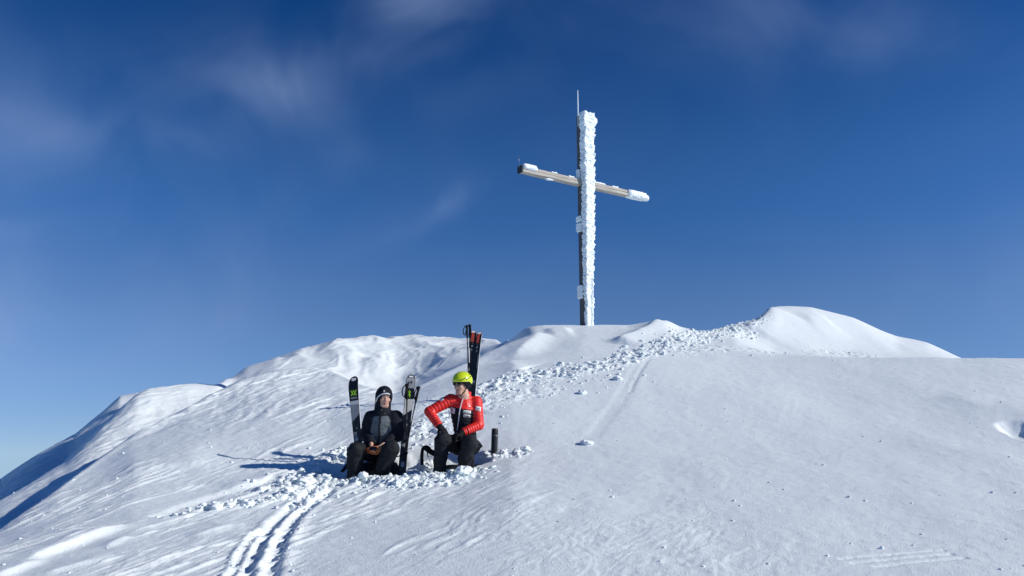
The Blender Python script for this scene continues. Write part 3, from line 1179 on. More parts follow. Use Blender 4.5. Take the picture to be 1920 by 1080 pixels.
def head_sdf(p, c, R):
    q = (p - c) @ R
    d = ell(q, (0, -.012, .030), (.076, .096, .088))
    d = smin(d, ell(q, (0, .022, -.035), (.061, .066, .083)), .03)
    d = smin(d, cone(q, (-.022, .058, -.098), (.022, .058, -.098), .022, .022), .03)
    s = np.stack([np.abs(q[:, 0]), q[:, 1], q[:, 2]], 1)
    d = smin(d, ell(s, (.040, .058, -.025), (.024, .024, .022)), .02)
    d = smin(d, cone(s, (.0, .080, .034), (.038, .070, .030), .014, .012), .014)
    d = smax(d, -ell(s, (.031, .100, .010), (.020, .020, .012)), .012)
    d = smin(d, cone(q, (0, .084, .014), (0, .106, -.026), .008, .013), .010)
    d = smin(d, cone(s, (0, .100, -.030), (.012, .092, -.030), .009, .008), .006)
    d = smin(d, cone(s, (0, .088, -.058), (.020, .078, -.060), .008, .005), .006)
    d = smin(d, cone(s, (0, .086, -.070), (.018, .077, -.069), .008, .005), .005)
    d = smin(d, ell(s, (.078, -.012, .0), (.012, .026, .033)), .008)
    d = smin(d, cone(q, (0, -.025, -.07), (0, -.045, -.21), .056, .062), .03)
    return d


def hand_parts(wrist, tip_dir, palm_n, side, scale=1.0, curl=0.9, thick=1.0):
    """capsules of a hand: palm and five unequal bent fingers; side=+1: thumb on the right of tip_dir seen along palm_n"""
    f = np.asarray(tip_dir, float)
    f /= np.linalg.norm(f)
    n = np.asarray(palm_n, float)
    n -= f * (n @ f)
    n /= np.linalg.norm(n)
    s = np.cross(f, n) * side
    w = np.asarray(wrist, float)
    out = []
    k = scale
    for o in (-.028, -.009, .010, .029):
        out.append((w + s * o * .6 * k, w + f * .085 * k + s * o * k, .016 * k * thick, .0125 * k * thick))
    for o, ln in ((-.030, .062), (-.010, .076), (.010, .082), (.030, .074)):
        b = w + f * .085 * k + s * o * k
        m = b + (f * math.cos(curl * .5) + n * math.sin(curl * .5)) * ln * .5 * k
        e = m + (f * math.cos(curl * 1.4) + n * math.sin(curl * 1.4)) * ln * .5 * k
        out.append((b, m, .0105 * k * thick, .0098 * k * thick))
        out.append((m, e, .0098 * k * thick, .0080 * k * thick))
    b = w + f * .025 * k + s * .030 * k + n * .006
    m = b + (f * .6 + s * .6 + n * .5) * .042 * k
    e = m + (f * .9 + s * .1 + n * .4) * .030 * k
    out.append((b, m, .0135 * k * thick, .0115 * k * thick))
    out.append((m, e, .0115 * k * thick, .0090 * k * thick))
    return out


def hand_sdf(p, parts, k=.006):
    d = None
    for a, b, ra, rb in parts:
        c = cone(p, a, b, ra, rb)
        d = c if d is None else smin(d, c, k)
    return d


def net_obj(name, f, lo, hi, step, mat, root, off, band=0.06, smooth=True):
    v, q = surface_net(f, lo, hi, step, band)
    return mesh_obj(name, v - off, q, mat, root, smooth)


def set_face_mats(o, off, fn):
    me = o.data
    n = len(me.polygons)
    c = np.empty(n * 3, np.float32)
    me.polygons.foreach_get('center', c)
    idx = fn(c.reshape(-1, 3) + off).astype(np.int32)
    me.polygons.foreach_set('material_index', idx)
    me.update()


def to_px(p):
    """world points -> pixel of the 1920x1080 photograph (for laying panels and seams on a garment once)"""
    p = np.atleast_2d(p)
    y, z = p[:, 1], p[:, 2] - EYE
    zc = y * math.cos(PITCH) + z * math.sin(PITCH)
    v = (z * math.cos(PITCH) - y * math.sin(PITCH)) / zc
    return 960 + F_PX * p[:, 0] / zc, 540 - F_PX * v


def march(f, px, py, d0, d1=None):
    """first point of the solid f along the ray of a pixel"""
    px, py = np.atleast_1d(np.asarray(px, float)), np.atleast_1d(np.asarray(py, float))
    t, h = px_th(px, py)
    d = np.full(len(px), d0)
    dirs = np.stack([t, np.ones_like(t), h], 1)
    ln = np.linalg.norm(dirs, axis=1)
    o = np.array([0, 0, EYE])
    for _ in range(70):
        d = np.clip(d + 0.8 * f(o + dirs * d[:, None]) / ln, d0, d0 + 1.3)
    bad = np.abs(f(o + dirs * d[:, None])) > .02
    if bad.any() and not bad.all():
        good = np.nonzero(~bad)[0]
        for i in np.nonzero(bad)[0]:
            d[i] = d[good[np.argmin(np.hypot(px[good] - px[i], py[good] - py[i]))]]
    elif bad.all():
        d[:] = d0 + .6
    return o + dirs * d[:, None]


def patch(name, f, quad, d0, mat, root, off, lift=0.004, nu=8, nv=8):
    """a thin sewn-on piece that follows the garment: quad = 4 pixels, clockwise from top left"""
    q = np.array(quad, float)
    u, v = np.meshgrid(np.linspace(0, 1, nu), np.linspace(0, 1, nv))
    g = ((1 - u)[..., None] * (1 - v)[..., None] * q[0] + u[..., None] * (1 - v)[..., None] * q[1]
         + u[..., None] * v[..., None] * q[2] + (1 - u)[..., None] * v[..., None] * q[3])
    w = march(f, g[..., 0].ravel(), g[..., 1].ravel(), d0)
    view = w - np.array([0, 0, EYE])
    view /= np.linalg.norm(view, axis=1)[:, None]
    top, bot = w - view * lift, w + view * 0.004
    V = np.concatenate([top, bot])
    n = nu * nv
    F_ = []
    for j in range(nv - 1):
        for i in range(nu - 1):
            a = j * nu + i
            F_.append((a, a + nu, a + nu + 1, a + 1))
            F_.append((n + a, n + a + 1, n + a + nu + 1, n + a + nu))
    rim = [i for i in range(nu)] + [j * nu + nu - 1 for j in range(1, nv)] + [(nv - 1) * nu + i for i in range(nu - 2, -1, -1)] + [j * nu for j in range(nv - 2, 0, -1)]
    for a, b in zip(rim, rim[1:] + rim[:1]):
        F_.append((a, b, n + b, n + a))
    return mesh_obj(name, V - off, F_, mat, root, True)


def wrinkle(p, amp, scale=14.0):
    return amp * fbm3(p * np.array([scale, scale, scale * 1.7]), 3, 0.55)


def quilt(p, a, b, pitch, amp):
    t, L = cone_t(p, a, b)
    return amp * (np.abs(np.sin(np.pi * t / pitch)) - 0.45)


def build_boots(ankles, toe_dirs, root, off):
    for a, t in zip(ankles, toe_dirs):
        a = np.asarray(a)
        t = np.array([t[0], t[1], 0.0])
        t /= np.linalg.norm(t)
        low = a + np.array([0, 0, -.10])
        def f(p):
            d = cone(p, a + np.array([0, 0, .05]), low, .062, .055)
            d = smin(d, cone(p, low - t * .06, low + t * .16, .048, .042), .02)
            return smax(d, (low[2] - .045) - p[:, 2], .01)
        net_obj('ski_boot', f, np.minimum(low - .22, a - .2), np.maximum(low + .22, a + .2), .011, M['boot'], root, off)


def spline_(pts, n=5):
    pts = np.array(pts, float)
    out = []
    for x in np.linspace(0, len(pts) - 1, (len(pts) - 1) * n + 1):
        i = min(int(x), len(pts) - 2)
        p0, p1, p2, p3 = pts[max(i - 1, 0)], pts[i], pts[i + 1], pts[min(i + 2, len(pts) - 1)]
        u = x - i
        out.append(0.5 * (2 * p1 + (p2 - p0) * u + (2 * p0 - 5 * p1 + 4 * p2 - p3) * u * u + (3 * p1 - p0 - 3 * p2 + p3) * u ** 3))
    return np.array(out)


# ---- person in the red jacket
def build_red():
    d0 = 9.45
    J = lambda px, py, dd=0.0: P(px, py, d0 + dd)
    seat = J(870, 850, 0.12)
    seat[2] = float(surf_z(seat[0], seat[1]))
    root = thing('person', seat, 'person in red and black quilted jacket and lime yellow helmet, seated, hands on knee', 'person', 'people sitting in the snow')
    off = seat
    pel, chest, neck, head = J(873, 833, .11), J(868, 772, .03), J(870, 745, .03), J(865.5, 722, -.02)
    shR, elR, wrR = J(845, 750, .02), J(805, 772, -.07), J(825, 801, -.20)
    shL, elL, wrL = J(893, 754, .05), J(898, 797, -.04), J(865, 812, -.21)
    hipR, knR, anR = J(862, 836, .08), J(829, 825, -.32), J(824, 884, -.26)
    hipL, knL, anL = J(883, 836, .08), J(879, 829, -.36), J(867, 888, -.28)
    R = frame_from((-.66, -.75, -.06))
    handR = hand_parts(wrR, J(846, 822, -.32) - wrR, J(846, 850, -.25) - wrR, -1, 1.0, 0.9, 1.35)
    handL = hand_parts(wrL, J(838, 824, -.36) - wrL, J(846, 850, -.25) - wrL, 1, 1.0, 0.9, 1.35)

    def f_body(p):
        d = head_sdf(p, head, R)
        d = smin(d, cone(p, neck, chest, .075, .12), .05)
        d = smin(d, cone(p, chest, pel, .12, .115), .05)
        for s, e, w in ((shR, elR, wrR), (shL, elL, wrL)):
            d = smin(d, cone(p, chest + (s - chest) * .4, s, .07, .052), .03)
            d = smin(d, cone(p, s, e, .048, .036), .02)
            d = smin(d, cone(p, e, w, .036, .026), .02)
        for h, k, a in ((hipR, knR, anR), (hipL, knL, anL)):
            d = smin(d, cone(p, h, k, .075, .052), .03)
            d = smin(d, cone(p, k, a, .050, .036), .02)
        for h in (handR, handL):
            d = np.minimum(d, hand_sdf(p, [(a, b, ra * .7, rb * .7) for a, b, ra, rb in h]))
        return d
    lo = np.min([pel, head, elR, knR, anR, wrR, elL, anL, knL], 0) - .16
    hi = np.max([pel, head, elR, knR, anR, wrR, elL, anL, knL], 0) + .18
    body = net_obj('body', f_body, lo, hi, .0082, [M['skin'], M['lips']], root, off)
    def lipm(c):
        q = (c - head) @ R
        return (q[:, 1] > .07) & (np.abs(q[:, 2] + .064) < .011) & (np.abs(q[:, 0]) < .026)
    set_face_mats(body, off, lipm)

    def f_torso(p):
        d = cone(p, chest + np.array([0, 0, -.02]), pel + np.array([0, 0, .06]), .150, .135)
        d = smin(d, cone(p, shR + np.array([.03, .02, -.03]), shL + np.array([-.03, .02, -.03]), .088, .088), .06)
        d = smin(d, cone(p, neck + np.array([0, .01, -.05]), neck + np.array([.005, .015, .035]), .10, .082), .04)
        return d
    def f_arms(p):
        d = None
        for s, e, w, m in ((shR, elR, wrR, 1), (shL, elL, wrL, 1)):
            a = cone(p, s, e, .078, .060) - quilt(p + .006 * fbm3(p * 9, 2)[:, None], s, e, .042, .007)
            b = cone(p, e, w, .060, .046) - quilt(p + .006 * fbm3(p * 9, 2)[:, None], e, w, .036, .008)
            b = smax(b, cone_t(p, e, w)[0] - np.linalg.norm(w - e) * .93, .008)
            c = smin(a, b, .018)
            d = c if d is None else np.minimum(d, c)
        return d
    def f_jacket(p):
        t = f_torso(p)
        qz = .006 * (np.abs(np.sin(np.pi * (p[:, 2] + .15 * (p[:, 0] - chest[0])) / .05)) - .4)
        t = t - qz - wrinkle(p, .012)
        d = smin(t, f_arms(p), .022)
        # open top of the collar and the hem at the hips
        neckhole = cone(p, neck + np.array([0, 0, -.02]), neck + np.array([-.01, -.02, .14]), .060, .075)
        d = smax(d, -neckhole, .01)
        d = smax(d, p[:, 2] - (neck[2] + .075 + .12 * (p[:, 1] - neck[1])), .01)
        return smax(d, (pel[2] - .01) - p[:, 2], .015)
    jac = net_obj('jacket', f_jacket, lo, hi, .0075, [M['red_shell'], M['black_shell']], root, off)
    def jm(c):
        px, py = to_px(c)
        arm = f_arms(c) < f_torso(c) - .004
        front = c[:, 1] < chest[1] + .06
        line = np.interp(px, [838, 846, 862, 900], [757, 762, 766, 771])
        return (~arm) & (py > line) & (py < 860)
    set_face_mats(jac, off, jm)

    def f_trousers(p):
        d = ell(p, pel + np.array([0, .0, -.03]), (.185, .17, .125))
        for h, k, a in ((hipR, knR, anR), (hipL, knL, anL)):
            g = smin(cone(p, h, k, .115, .090), cone(p, k, a, .088, .082), .03)
            d = smin(d, g, .035)
        return d - wrinkle(p, .020, 9.0)
    net_obj('trousers', f_trousers, lo, hi, .009, M['black_trousers'], root, off)
    for h, w, e in ((handR, wrR, elR), (handL, wrL, elL)):
        u = (e - w) / np.linalg.norm(e - w)
        def f_glove(p):
            return smin(hand_sdf(p, h, .007), cone(p, w + u * .075, w - u * .01, .052, .036), .02)
        c = w + (h[3][1] - w) * .8
        net_obj('glove', f_glove, np.minimum(w, c) - .17, np.maximum(w, c) + .17, .0055, M['black_glove'], root, off)
    build_boots([anR, anL], [(-.3, -1), (-.1, -1)], root, off)
    # small things on the jacket
    zp = [(870.5, 741), (868, 748), (865, 758), (862.5, 768), (861, 778), (860, 788), (858, 800), (857, 808)]
    w = march(f_jacket, [a for a, _ in zp], [b for _, b in zp], d0 - .7)
    v, f = band(w - off + np.array([0, -.004, 0]), (0, -1, 0.1), .012, .006)
    mesh_obj('zipper', v, f, M['white_patch'], root, False)
    pt = lambda nm, q, m: patch(nm, f_jacket, q, d0 - .7, m, root, off)
    p = pt('badge', [(892.5, 761), (902.5, 763.5), (901, 771.5), (891, 769)], M['white_patch'])
    for yy in (764.5, 767.3):
        l = patch('badge_print', f_jacket, [(894, yy), (900, yy + 1.5), (899.8, yy + 2.5), (893.8, yy + 1)], d0 - .7, M['black_print'], p, off, .0065, 3, 2)
    p = pt('badge', [(844.5, 763.5), (853.5, 765.5), (852.5, 776), (844, 774)], M['white_patch'])
    patch('badge_print', f_jacket, [(845.5, 766), (847.5, 766.5), (848.3, 772), (846.5, 772)], d0 - .7, M['black_print'], p, off, .0065, 3, 3)
    p = pt('badge', [(868.5, 769.2), (883, 770), (882.6, 775.5), (868.3, 774.8)], M['white_patch'])
    for x in (870, 873, 876, 879):
        patch('badge_print', f_jacket, [(x, 771), (x + 1.5, 771.1), (x + 1.4, 774), (x, 773.9)], d0 - .7, M['black_print'], p, off, .0065, 2, 2)
    p = pt('badge', [(868.8, 777.2), (881.8, 778), (881.4, 782.6), (868.7, 781.8)], M['white_patch'])
    patch('badge_print', f_jacket, [(870.5, 778.6), (880.3, 779.2), (880, 781.5), (870.5, 780.8)], d0 - .7, M['black_print'], p, off, .0065, 4, 2)
    p = pt('badge', [(823.5, 748.5), (829, 744), (832.5, 748.5), (827, 753)], M['white_patch'])
    p = pt('badge', [(878, 760), (881, 759.6), (882, 762.4), (879.4, 763)], M['white_patch'])

    # helmet: shell cut above the face, ear pads, brim, slots, shades
    hc = head + np.array([0, 0, .020]) + R @ np.array([0, -.012, .012])
    def loc(p):
        return (p - hc) @ R
    def f_shell(p):
        q = loc(p)
        d = ell(q, (0, -.005, .022), (.116, .140, .118))
        cut = q[:, 2] - (.002 - .22 * np.minimum(q[:, 1], 0) * 0 - .030 * sstep(.02, -.08, q[:, 1]))
        d = smax(d, -cut, .010)
        return smax(d, -ell(q, (0, -.005, .016), (.103, .126, .106)), .006)
    sh = net_obj('helmet', f_shell, hc - .19, hc + .19, .0058, M['lime_shell'], root, off, .05)
    def f_liner(p):
        q = loc(p)
        d = ell(q, (0, -.014, .004), (.106, .120, .108))
        d = smax(d, q[:, 2] - .012, .006)
        d = smax(d, -ell(q, (0, .055, -.055), (.080, .115, .105)), .008)
        return smax(d, -.115 - q[:, 2] + .35 * np.maximum(-q[:, 1] - .02, 0), .01)
    net_obj('helmet_padding', f_liner, hc - .18, hc + .18, .0062, M['black_shell'], sh, off, .05)
    v, f = tube([hc + R @ np.array([.112 * math.sin(a), .136 * math.cos(a) - .005, .004 - .026 * (math.cos(a) < -.2)]) for a in np.linspace(-2.0, 2.0, 24)], .007, 8)
    mesh_obj('helmet_rim', np.array(v) - off, f, M['black_print'], sh)
    for q in ([(866, 711.5), (875.5, 706.5), (876, 708), (866.5, 713)], [(861.5, 712), (867, 711.5), (866.5, 713), (861.5, 713.4)],
              [(873.8, 711.2), (879.5, 707.4), (880, 709), (874.2, 712.8)], [(880.6, 706.4), (883, 704.6), (883.4, 706.2), (881, 708)],
              [(879, 702.2), (882, 699.8), (882.3, 700.8), (879.4, 703.4)], [(851.3, 706.5), (852.8, 709), (853, 711.6), (851.4, 710)]):
        patch('vent', f_shell, q, d0 - .5, M['black_print'], sh, off, .0025, 4, 3)
    def f_shades(p):
        q = (p - head) @ R
        s = np.stack([np.abs(q[:, 0]), q[:, 1], q[:, 2]], 1)
        d = ell(s, (.034, .068, .014), (.036, .042, .022))
        d = smax(d, -(np.linalg.norm(s - np.array([.02, .0, .014]), axis=1) - .080), .004)
        return smin(d, cone(s, (.066, .050, .018), (.082, -.01, .014), .005, .004), .006)
    net_obj('sunglasses', f_shades, head - .14, head + .14, .005, M['lens'], root, off, .04)
    v, f = band([head + R @ np.array(q) - off for q in ((.080, -.01, -.02), (.072, .02, -.08), (.03, .05, -.128), (-.03, .05, -.128), (-.072, .02, -.08), (-.080, -.01, -.02))], R @ np.array([0, 1, -.2]), .014, .004)
    mesh_obj('chin_strap', v, f, M['black_print'], sh, False)
    return root


# ---- person in black
def build_black():
    d0 = 9.50
    J = lambda px, py, dd=0.0: P(px, py, d0 + dd)
    seat = J(712, 862, 0.15)
    seat[2] = float(surf_z(seat[0], seat[1]))
    root = thing('person', seat, 'person in black hood and black jacket with grey chest panels, seated, holding orange goggles', 'person', 'people sitting in the snow')
    off = seat
    pel, chest, neck, head = J(713, 843, .14), J(716, 793, .05), J(718, 768, .04), J(720.5, 745, 0)
    shR, elR, wrR = J(696, 785, .04), J(687, 815, .03), J(696, 833, -.16)
    shL, elL, wrL = J(742, 784, .04), J(747, 815, .0), J(722, 833, -.16)
    hipR, knR, anR = J(702, 848, .12), J(667, 845, -.27), J(665, 894, -.20)
    hipL, knL, anL = J(725, 848, .12), J(733, 842, -.29), J(712, 892, -.22)
    R = frame_from((.40, -.91, -.17))
    hold = J(701, 843, -.27)
    handR = hand_parts(wrR, hold + np.array([-.03, 0, -.03]) - wrR, (.5, -.2, -.2), -1, 1.0, 1.0, 1.15)
    handL = hand_parts(wrL, hold + np.array([.03, 0, -.02]) - wrL, (-.5, -.2, -.2), 1, 1.0, 1.0, 1.15)

    def f_body(p):
        d = head_sdf(p, head, R)
        d = smin(d, cone(p, neck, chest, .075, .12), .05)
        d = smin(d, cone(p, chest, pel, .13, .12), .05)
        for s, e, w in ((shR, elR, wrR), (shL, elL, wrL)):
            d = smin(d, cone(p, chest + (s - chest) * .4, s, .07, .052), .03)
            d = smin(d, cone(p, s, e, .048, .038), .02)
            d = smin(d, cone(p, e, w, .038, .028), .02)
        for h, k, a in ((hipR, knR, anR), (hipL, knL, anL)):
            d = smin(d, cone(p, h, k, .075, .052), .03)
            d = smin(d, cone(p, k, a, .050, .036), .02)
        for h in (handR, handL):
            d = smin(d, hand_sdf(p, h, .004), .004)
        return d
    lo = np.min([pel, head, elR, knR, anR, wrR, elL, anL, knL], 0) - .17
    hi = np.max([pel, head, elR, knR, anR, wrR, elL, anL, knL], 0) + .18
    body = net_obj('body', f_body, lo, hi, .0065, [M['skin'], M['lips']], root, off)
    def lipm(c):
        q = (c - head) @ R
        return (q[:, 1] > .07) & (np.abs(q[:, 2] + .064) < .010) & (np.abs(q[:, 0]) < .026)
    set_face_mats(body, off, lipm)
    for s in (-1, 1):
        c = head + R @ np.array([s * .030, .072, .011])
        v, f = ico(2)
        e = mesh_obj('eye', v * .0125 + c - off, f, M['eye_white'], root)
        v2 = v * .0065 + head + R @ np.array([s * .031, .0800, .011]) - off
        mesh_obj('iris', v2, f, M['iris'], e)
        w = [head + R @ np.array([s * x, y, .034 + z]) - off for x, y, z in ((.014, .091, 0), (.030, .088, .005), (.048, .074, 0))]
        v, f = tube(w, [.004, .005, .003], 6)
        mesh_obj('eyebrow', v, f, M['iris'], root)

    def f_torso(p):
        d = cone(p, chest + np.array([0, 0.01, -.02]), pel + np.array([0, -.01, .06]), .165, .165)
        d = smin(d, cone(p, shR + np.array([.03, .02, -.03]), shL + np.array([-.03, .02, -.03]), .105, .105), .09)
        d = smin(d, cone(p, neck + np.array([0, .0, -.05]), neck + np.array([.005, .0, .02]), .11, .092), .05)
        return d
    def f_arms(p):
        d = None
        for s, e, w in ((shR, elR, wrR), (shL, elL, wrL)):
            a = cone(p, s + np.array([0, 0, .0]), e, .092, .086)
            b = cone(p, e, w, .082, .055)
            b = smax(b, cone_t(p, e, w)[0] - np.linalg.norm(w - e) * .95, .008)
            c = smin(a, b, .025)
            d = c if d is None else np.minimum(d, c)
        return d
    def f_jacket(p):
        d = smin(f_torso(p), f_arms(p), .045) - wrinkle(p, .016, 9.0)
        neckhole = cone(p, neck + np.array([0, 0, -.02]), neck + R @ np.array([0, .03, .16]), .055, .085)
        d = smax(d, -neckhole, .01)
        return smax(d, (pel[2] - .02) - p[:, 2], .015)
    jac = net_obj('jacket', f_jacket, lo, hi, .0075, [M['black_shell'], M['grey_shell']], root, off)
    def jm(c):
        px, py = to_px(c)
        xl = np.interp(py, [778, 783, 795, 812, 826, 832], [704, 700, 697, 694, 694, 702])
        xr = np.interp(py, [778, 783, 795, 806, 818, 830], [726, 730, 733, 734, 729, 716])
        arm = f_arms(c) < f_torso(c) - .01
        front = c[:, 1] < chest[1] - .02
        zc = np.interp(py, [778, 800, 815, 832], [713.5, 711, 711, 709])
        return front & ~arm & (py > 780) & (py < 831) & (px > xl) & (px < xr) & (np.abs(px - zc) > 1.6)
    set_face_mats(jac, off, jm)
    zp = [(718, 766), (716.5, 772), (714, 780), (712, 790), (711, 800), (711, 812), (710, 822), (709.5, 829)]
    w = march(f_jacket, [a for a, _ in zp], [b for _, b in zp], d0 - .7)
    v, f = band(w - off + np.array([0, -.003, 0]), (0, -1, 0.1), .011, .006)
    mesh_obj('zipper', v, f, M['black_print'], root, False)
    for q in ([(714.6, 768), (716, 767.4), (716.4, 770.5), (715, 771)], [(720.5, 774.5), (722, 774.5), (722.2, 776), (720.7, 776)]):
        patch('zip_pull', f_jacket, q, d0 - .7, M['grey_shell'], root, off, .008, 3, 3)

    def f_trousers(p):
        d = ell(p, pel + np.array([0, .0, -.02]), (.19, .17, .13))
        for h, k, a in ((hipR, knR, anR), (hipL, knL, anL)):
            g = smin(cone(p, h, k, .120, .098), cone(p, k, a, .098, .092), .03)
            d = smin(d, g, .03)
        return d - wrinkle(p, .020, 9.0)
    net_obj('trousers', f_trousers, lo, hi, .009, M['black_trousers'], root, off)
    build_boots([anR, anL], [(-.15, -1), (-.2, -1)], root, off)

    # hood with a white cap edge under it
    def f_hood(p):
        q = (p - head) @ R
        d = ell(q, (0, -.018, .022), (.106, .128, .122))
        d = smin(d, cone(q, (0, -.035, -.04), (0, -.045, -.15), .098, .105), .04)
        face = ell(q, (0, .115, -.050), (.074, .125, .108))
        d = smax(d, -face, .012)
        d = smax(d, -head_hole(q), .004)
        return d - .003 * fbm3(p * 22, 2)
    def head_hole(q):
        return np.minimum(ell(q, (0, -.01, .012), (.090, .108, .104)), cone(q, (0, 0, -.05), (0, -.02, -.2), .07, .07))
    hood = net_obj('hood', f_hood, head - .24, head + .2, .0065, M['black_shell'], root, off, .05)
    bp = [(705.5, 752), (706.8, 747.5), (709.5, 743), (713.5, 740), (718, 738.2), (723, 737.4), (727.5, 737.6), (730.5, 739.6)]
    w = march(f_hood, [a for a, _ in bp], [b for _, b in bp], d0 - .5)
    v, f = tube(spline_(w - off + np.array([0, -.002, -.004])), .0085, 8)
    mesh_obj('cap_edge', v, f, M['white_patch'], root)
    for a, b in (((718.6, 731.6), (722.0, 735.2)), ((722.0, 731.6), (718.6, 735.2))):
        w = march(f_hood, np.linspace(a[0], b[0], 4), np.linspace(a[1], b[1], 4), d0 - .5)
        v, f = tube(w - off + np.array([0, -.002, 0]), .0028, 6)
        mesh_obj('logo', v, f, M['white_patch'], hood)
    return root, hold


red_person = build_red()
black_person, HOLD = build_black()


def build_goggles():
    c = HOLD + np.array([0.0, -.045, .012])
    root = thing('ski_goggles', c, 'dark lens ski goggles with orange frame, held in the lap of the person in black', 'goggles')
    R = frame_from((-.15, -.93, .35))
    rot = R.T
    def fl(p):
        q = p @ R
        s = np.stack([np.abs(q[:, 0]), q[:, 1], q[:, 2]], 1)
        return q, s
    def outline(s, grow):
        d2 = np.stack([s[:, 0], s[:, 1] * 0, s[:, 2]], 1)
        d = sd_box(d2, (0, 0, 0), (.082 + grow, 1, .046 + grow), .038)
        return smax(d, -(np.linalg.norm(d2 - np.array([0, 0, -.062]), axis=1) - .026 + grow), .008)
    def f_frame(p):
        q, s = fl(p)
        bend = q[:, 1] + 2.2 * q[:, 0] ** 2
        d = np.maximum(outline(s, .006), np.abs(bend + .012) - .020)
        return smax(d, -np.maximum(outline(s, -.008), np.abs(bend) - .06), .004)
    def f_lens(p):
        q, s = fl(p)
        bend = q[:, 1] + 2.2 * q[:, 0] ** 2 + 1.0 * q[:, 2] ** 2
        return np.maximum(outline(s, -.006), np.abs(bend - .004) - .004)
    root.scale = (.68, .68, .68)
    v, q = surface_net(f_frame, (-.13, -.13, -.1), (.13, .13, .1), .004, .03)
    mesh_obj('frame', v, q, M['orange'], root)
    v, q = surface_net(f_lens, (-.13, -.13, -.1), (.13, .13, .1), .004, .03)
    mesh_obj('lens', v, q, M['lens'], root)
    w = [R @ np.array(a) for a in ((.088, -.03, .0), (.115, -.05, .02), (.15, -.07, .035), (.165, -.10, .02), (.13, -.115, -.03), (.04, -.10, -.06), (-.05, -.09, -.07), (-.095, -.05, -.04), (-.09, -.03, 0))]
    v, f = band(w, R @ np.array([0, 1, .3]), .026, .004)
    mesh_obj('strap', v, f, M['orange'], root)


build_goggles()

# ------------------------------------------------------------------ packs, skis, poles, flask
M['pack'] = mat_simple('pack', (0.012, 0.013, 0.015), 0.7, 0.25, noise=(15, 0.3), bump=(80, 0.4))
M['webbing'] = mat_simple('webbing', (0.010, 0.010, 0.012), 0.75, 0.2, bump=(200, 0.3))
M['ski_black'] = mat_simple('ski_black', (0.010, 0.011, 0.014), 0.3, 0.5, noise=(9, 0.3))
M['ski_light'] = mat_simple('ski_light', (0.62, 0.62, 0.60), 0.35, 0.5, noise=(12, 0.08))
M['ski_grey'] = mat_simple('ski_grey', (0.30, 0.31, 0.33), 0.35, 0.5, noise=(12, 0.12))
M['ski_edge'] = mat_simple('ski_edge', (0.70, 0.71, 0.72), 0.35, 0.5)
M['lime_print'] = mat_simple('lime_print', (0.42, 0.80, 0.03), 0.4, 0.4)
M['white_print'] = mat_simple('white_print', (0.75, 0.75, 0.75), 0.4, 0.4)
M['red_print'] = mat_simple('red_print', (0.50, 0.075, 0.05), 0.4, 0.4)
M['binding'] = mat_simple('binding', (0.03, 0.035, 0.04), 0.35, 0.5, noise=(20, 0.4))
M['flask'] = mat_simple('flask', (0.016, 0.017, 0.019), 0.32, 0.5, noise=(10, 0.2), coat=0.2)
M['flask_lid'] = mat_simple('flask_lid', (0.022, 0.022, 0.024), 0.5, 0.4, noise=(20, 0.2))


def poly_plate(pts, y0, y1):
    """flat polygon (x, z) as a plate between y0 and y1"""
    n = len(pts)
    V = [(x, y0, z) for x, z in pts] + [(x, y1, z) for x, z in pts]
    F_ = [tuple(range(n)), tuple(range(2 * n - 1, n - 1, -1))]
    for i in range(n):
        j = (i + 1) % n
        F_.append((i, n + i, n + j, j))
    return V, F_


def text_mesh(name, body, size, mat, parent, x, z, y=-0.010):
    cu = bpy.data.curves.new(name, 'FONT')
    cu.body = body
    cu.size = size
    cu.extrude = 0.0006
    cu.align_x = 'CENTER'
    tmp = bpy.data.objects.new(name, cu)
    COL.objects.link(tmp)
    dg = bpy.context.evaluated_depsgraph_get()
    me = bpy.data.meshes.new_from_object(tmp.evaluated_get(dg))
    bpy.data.objects.remove(tmp)
    me.materials.clear()
    me.materials.append(mat)
    o = bpy.data.objects.new(name, me)
    COL.objects.link(o)
    o.parent = parent
    o.rotation_euler = (math.radians(90), 0, 0)
    o.location = (x, y, z)
    return o


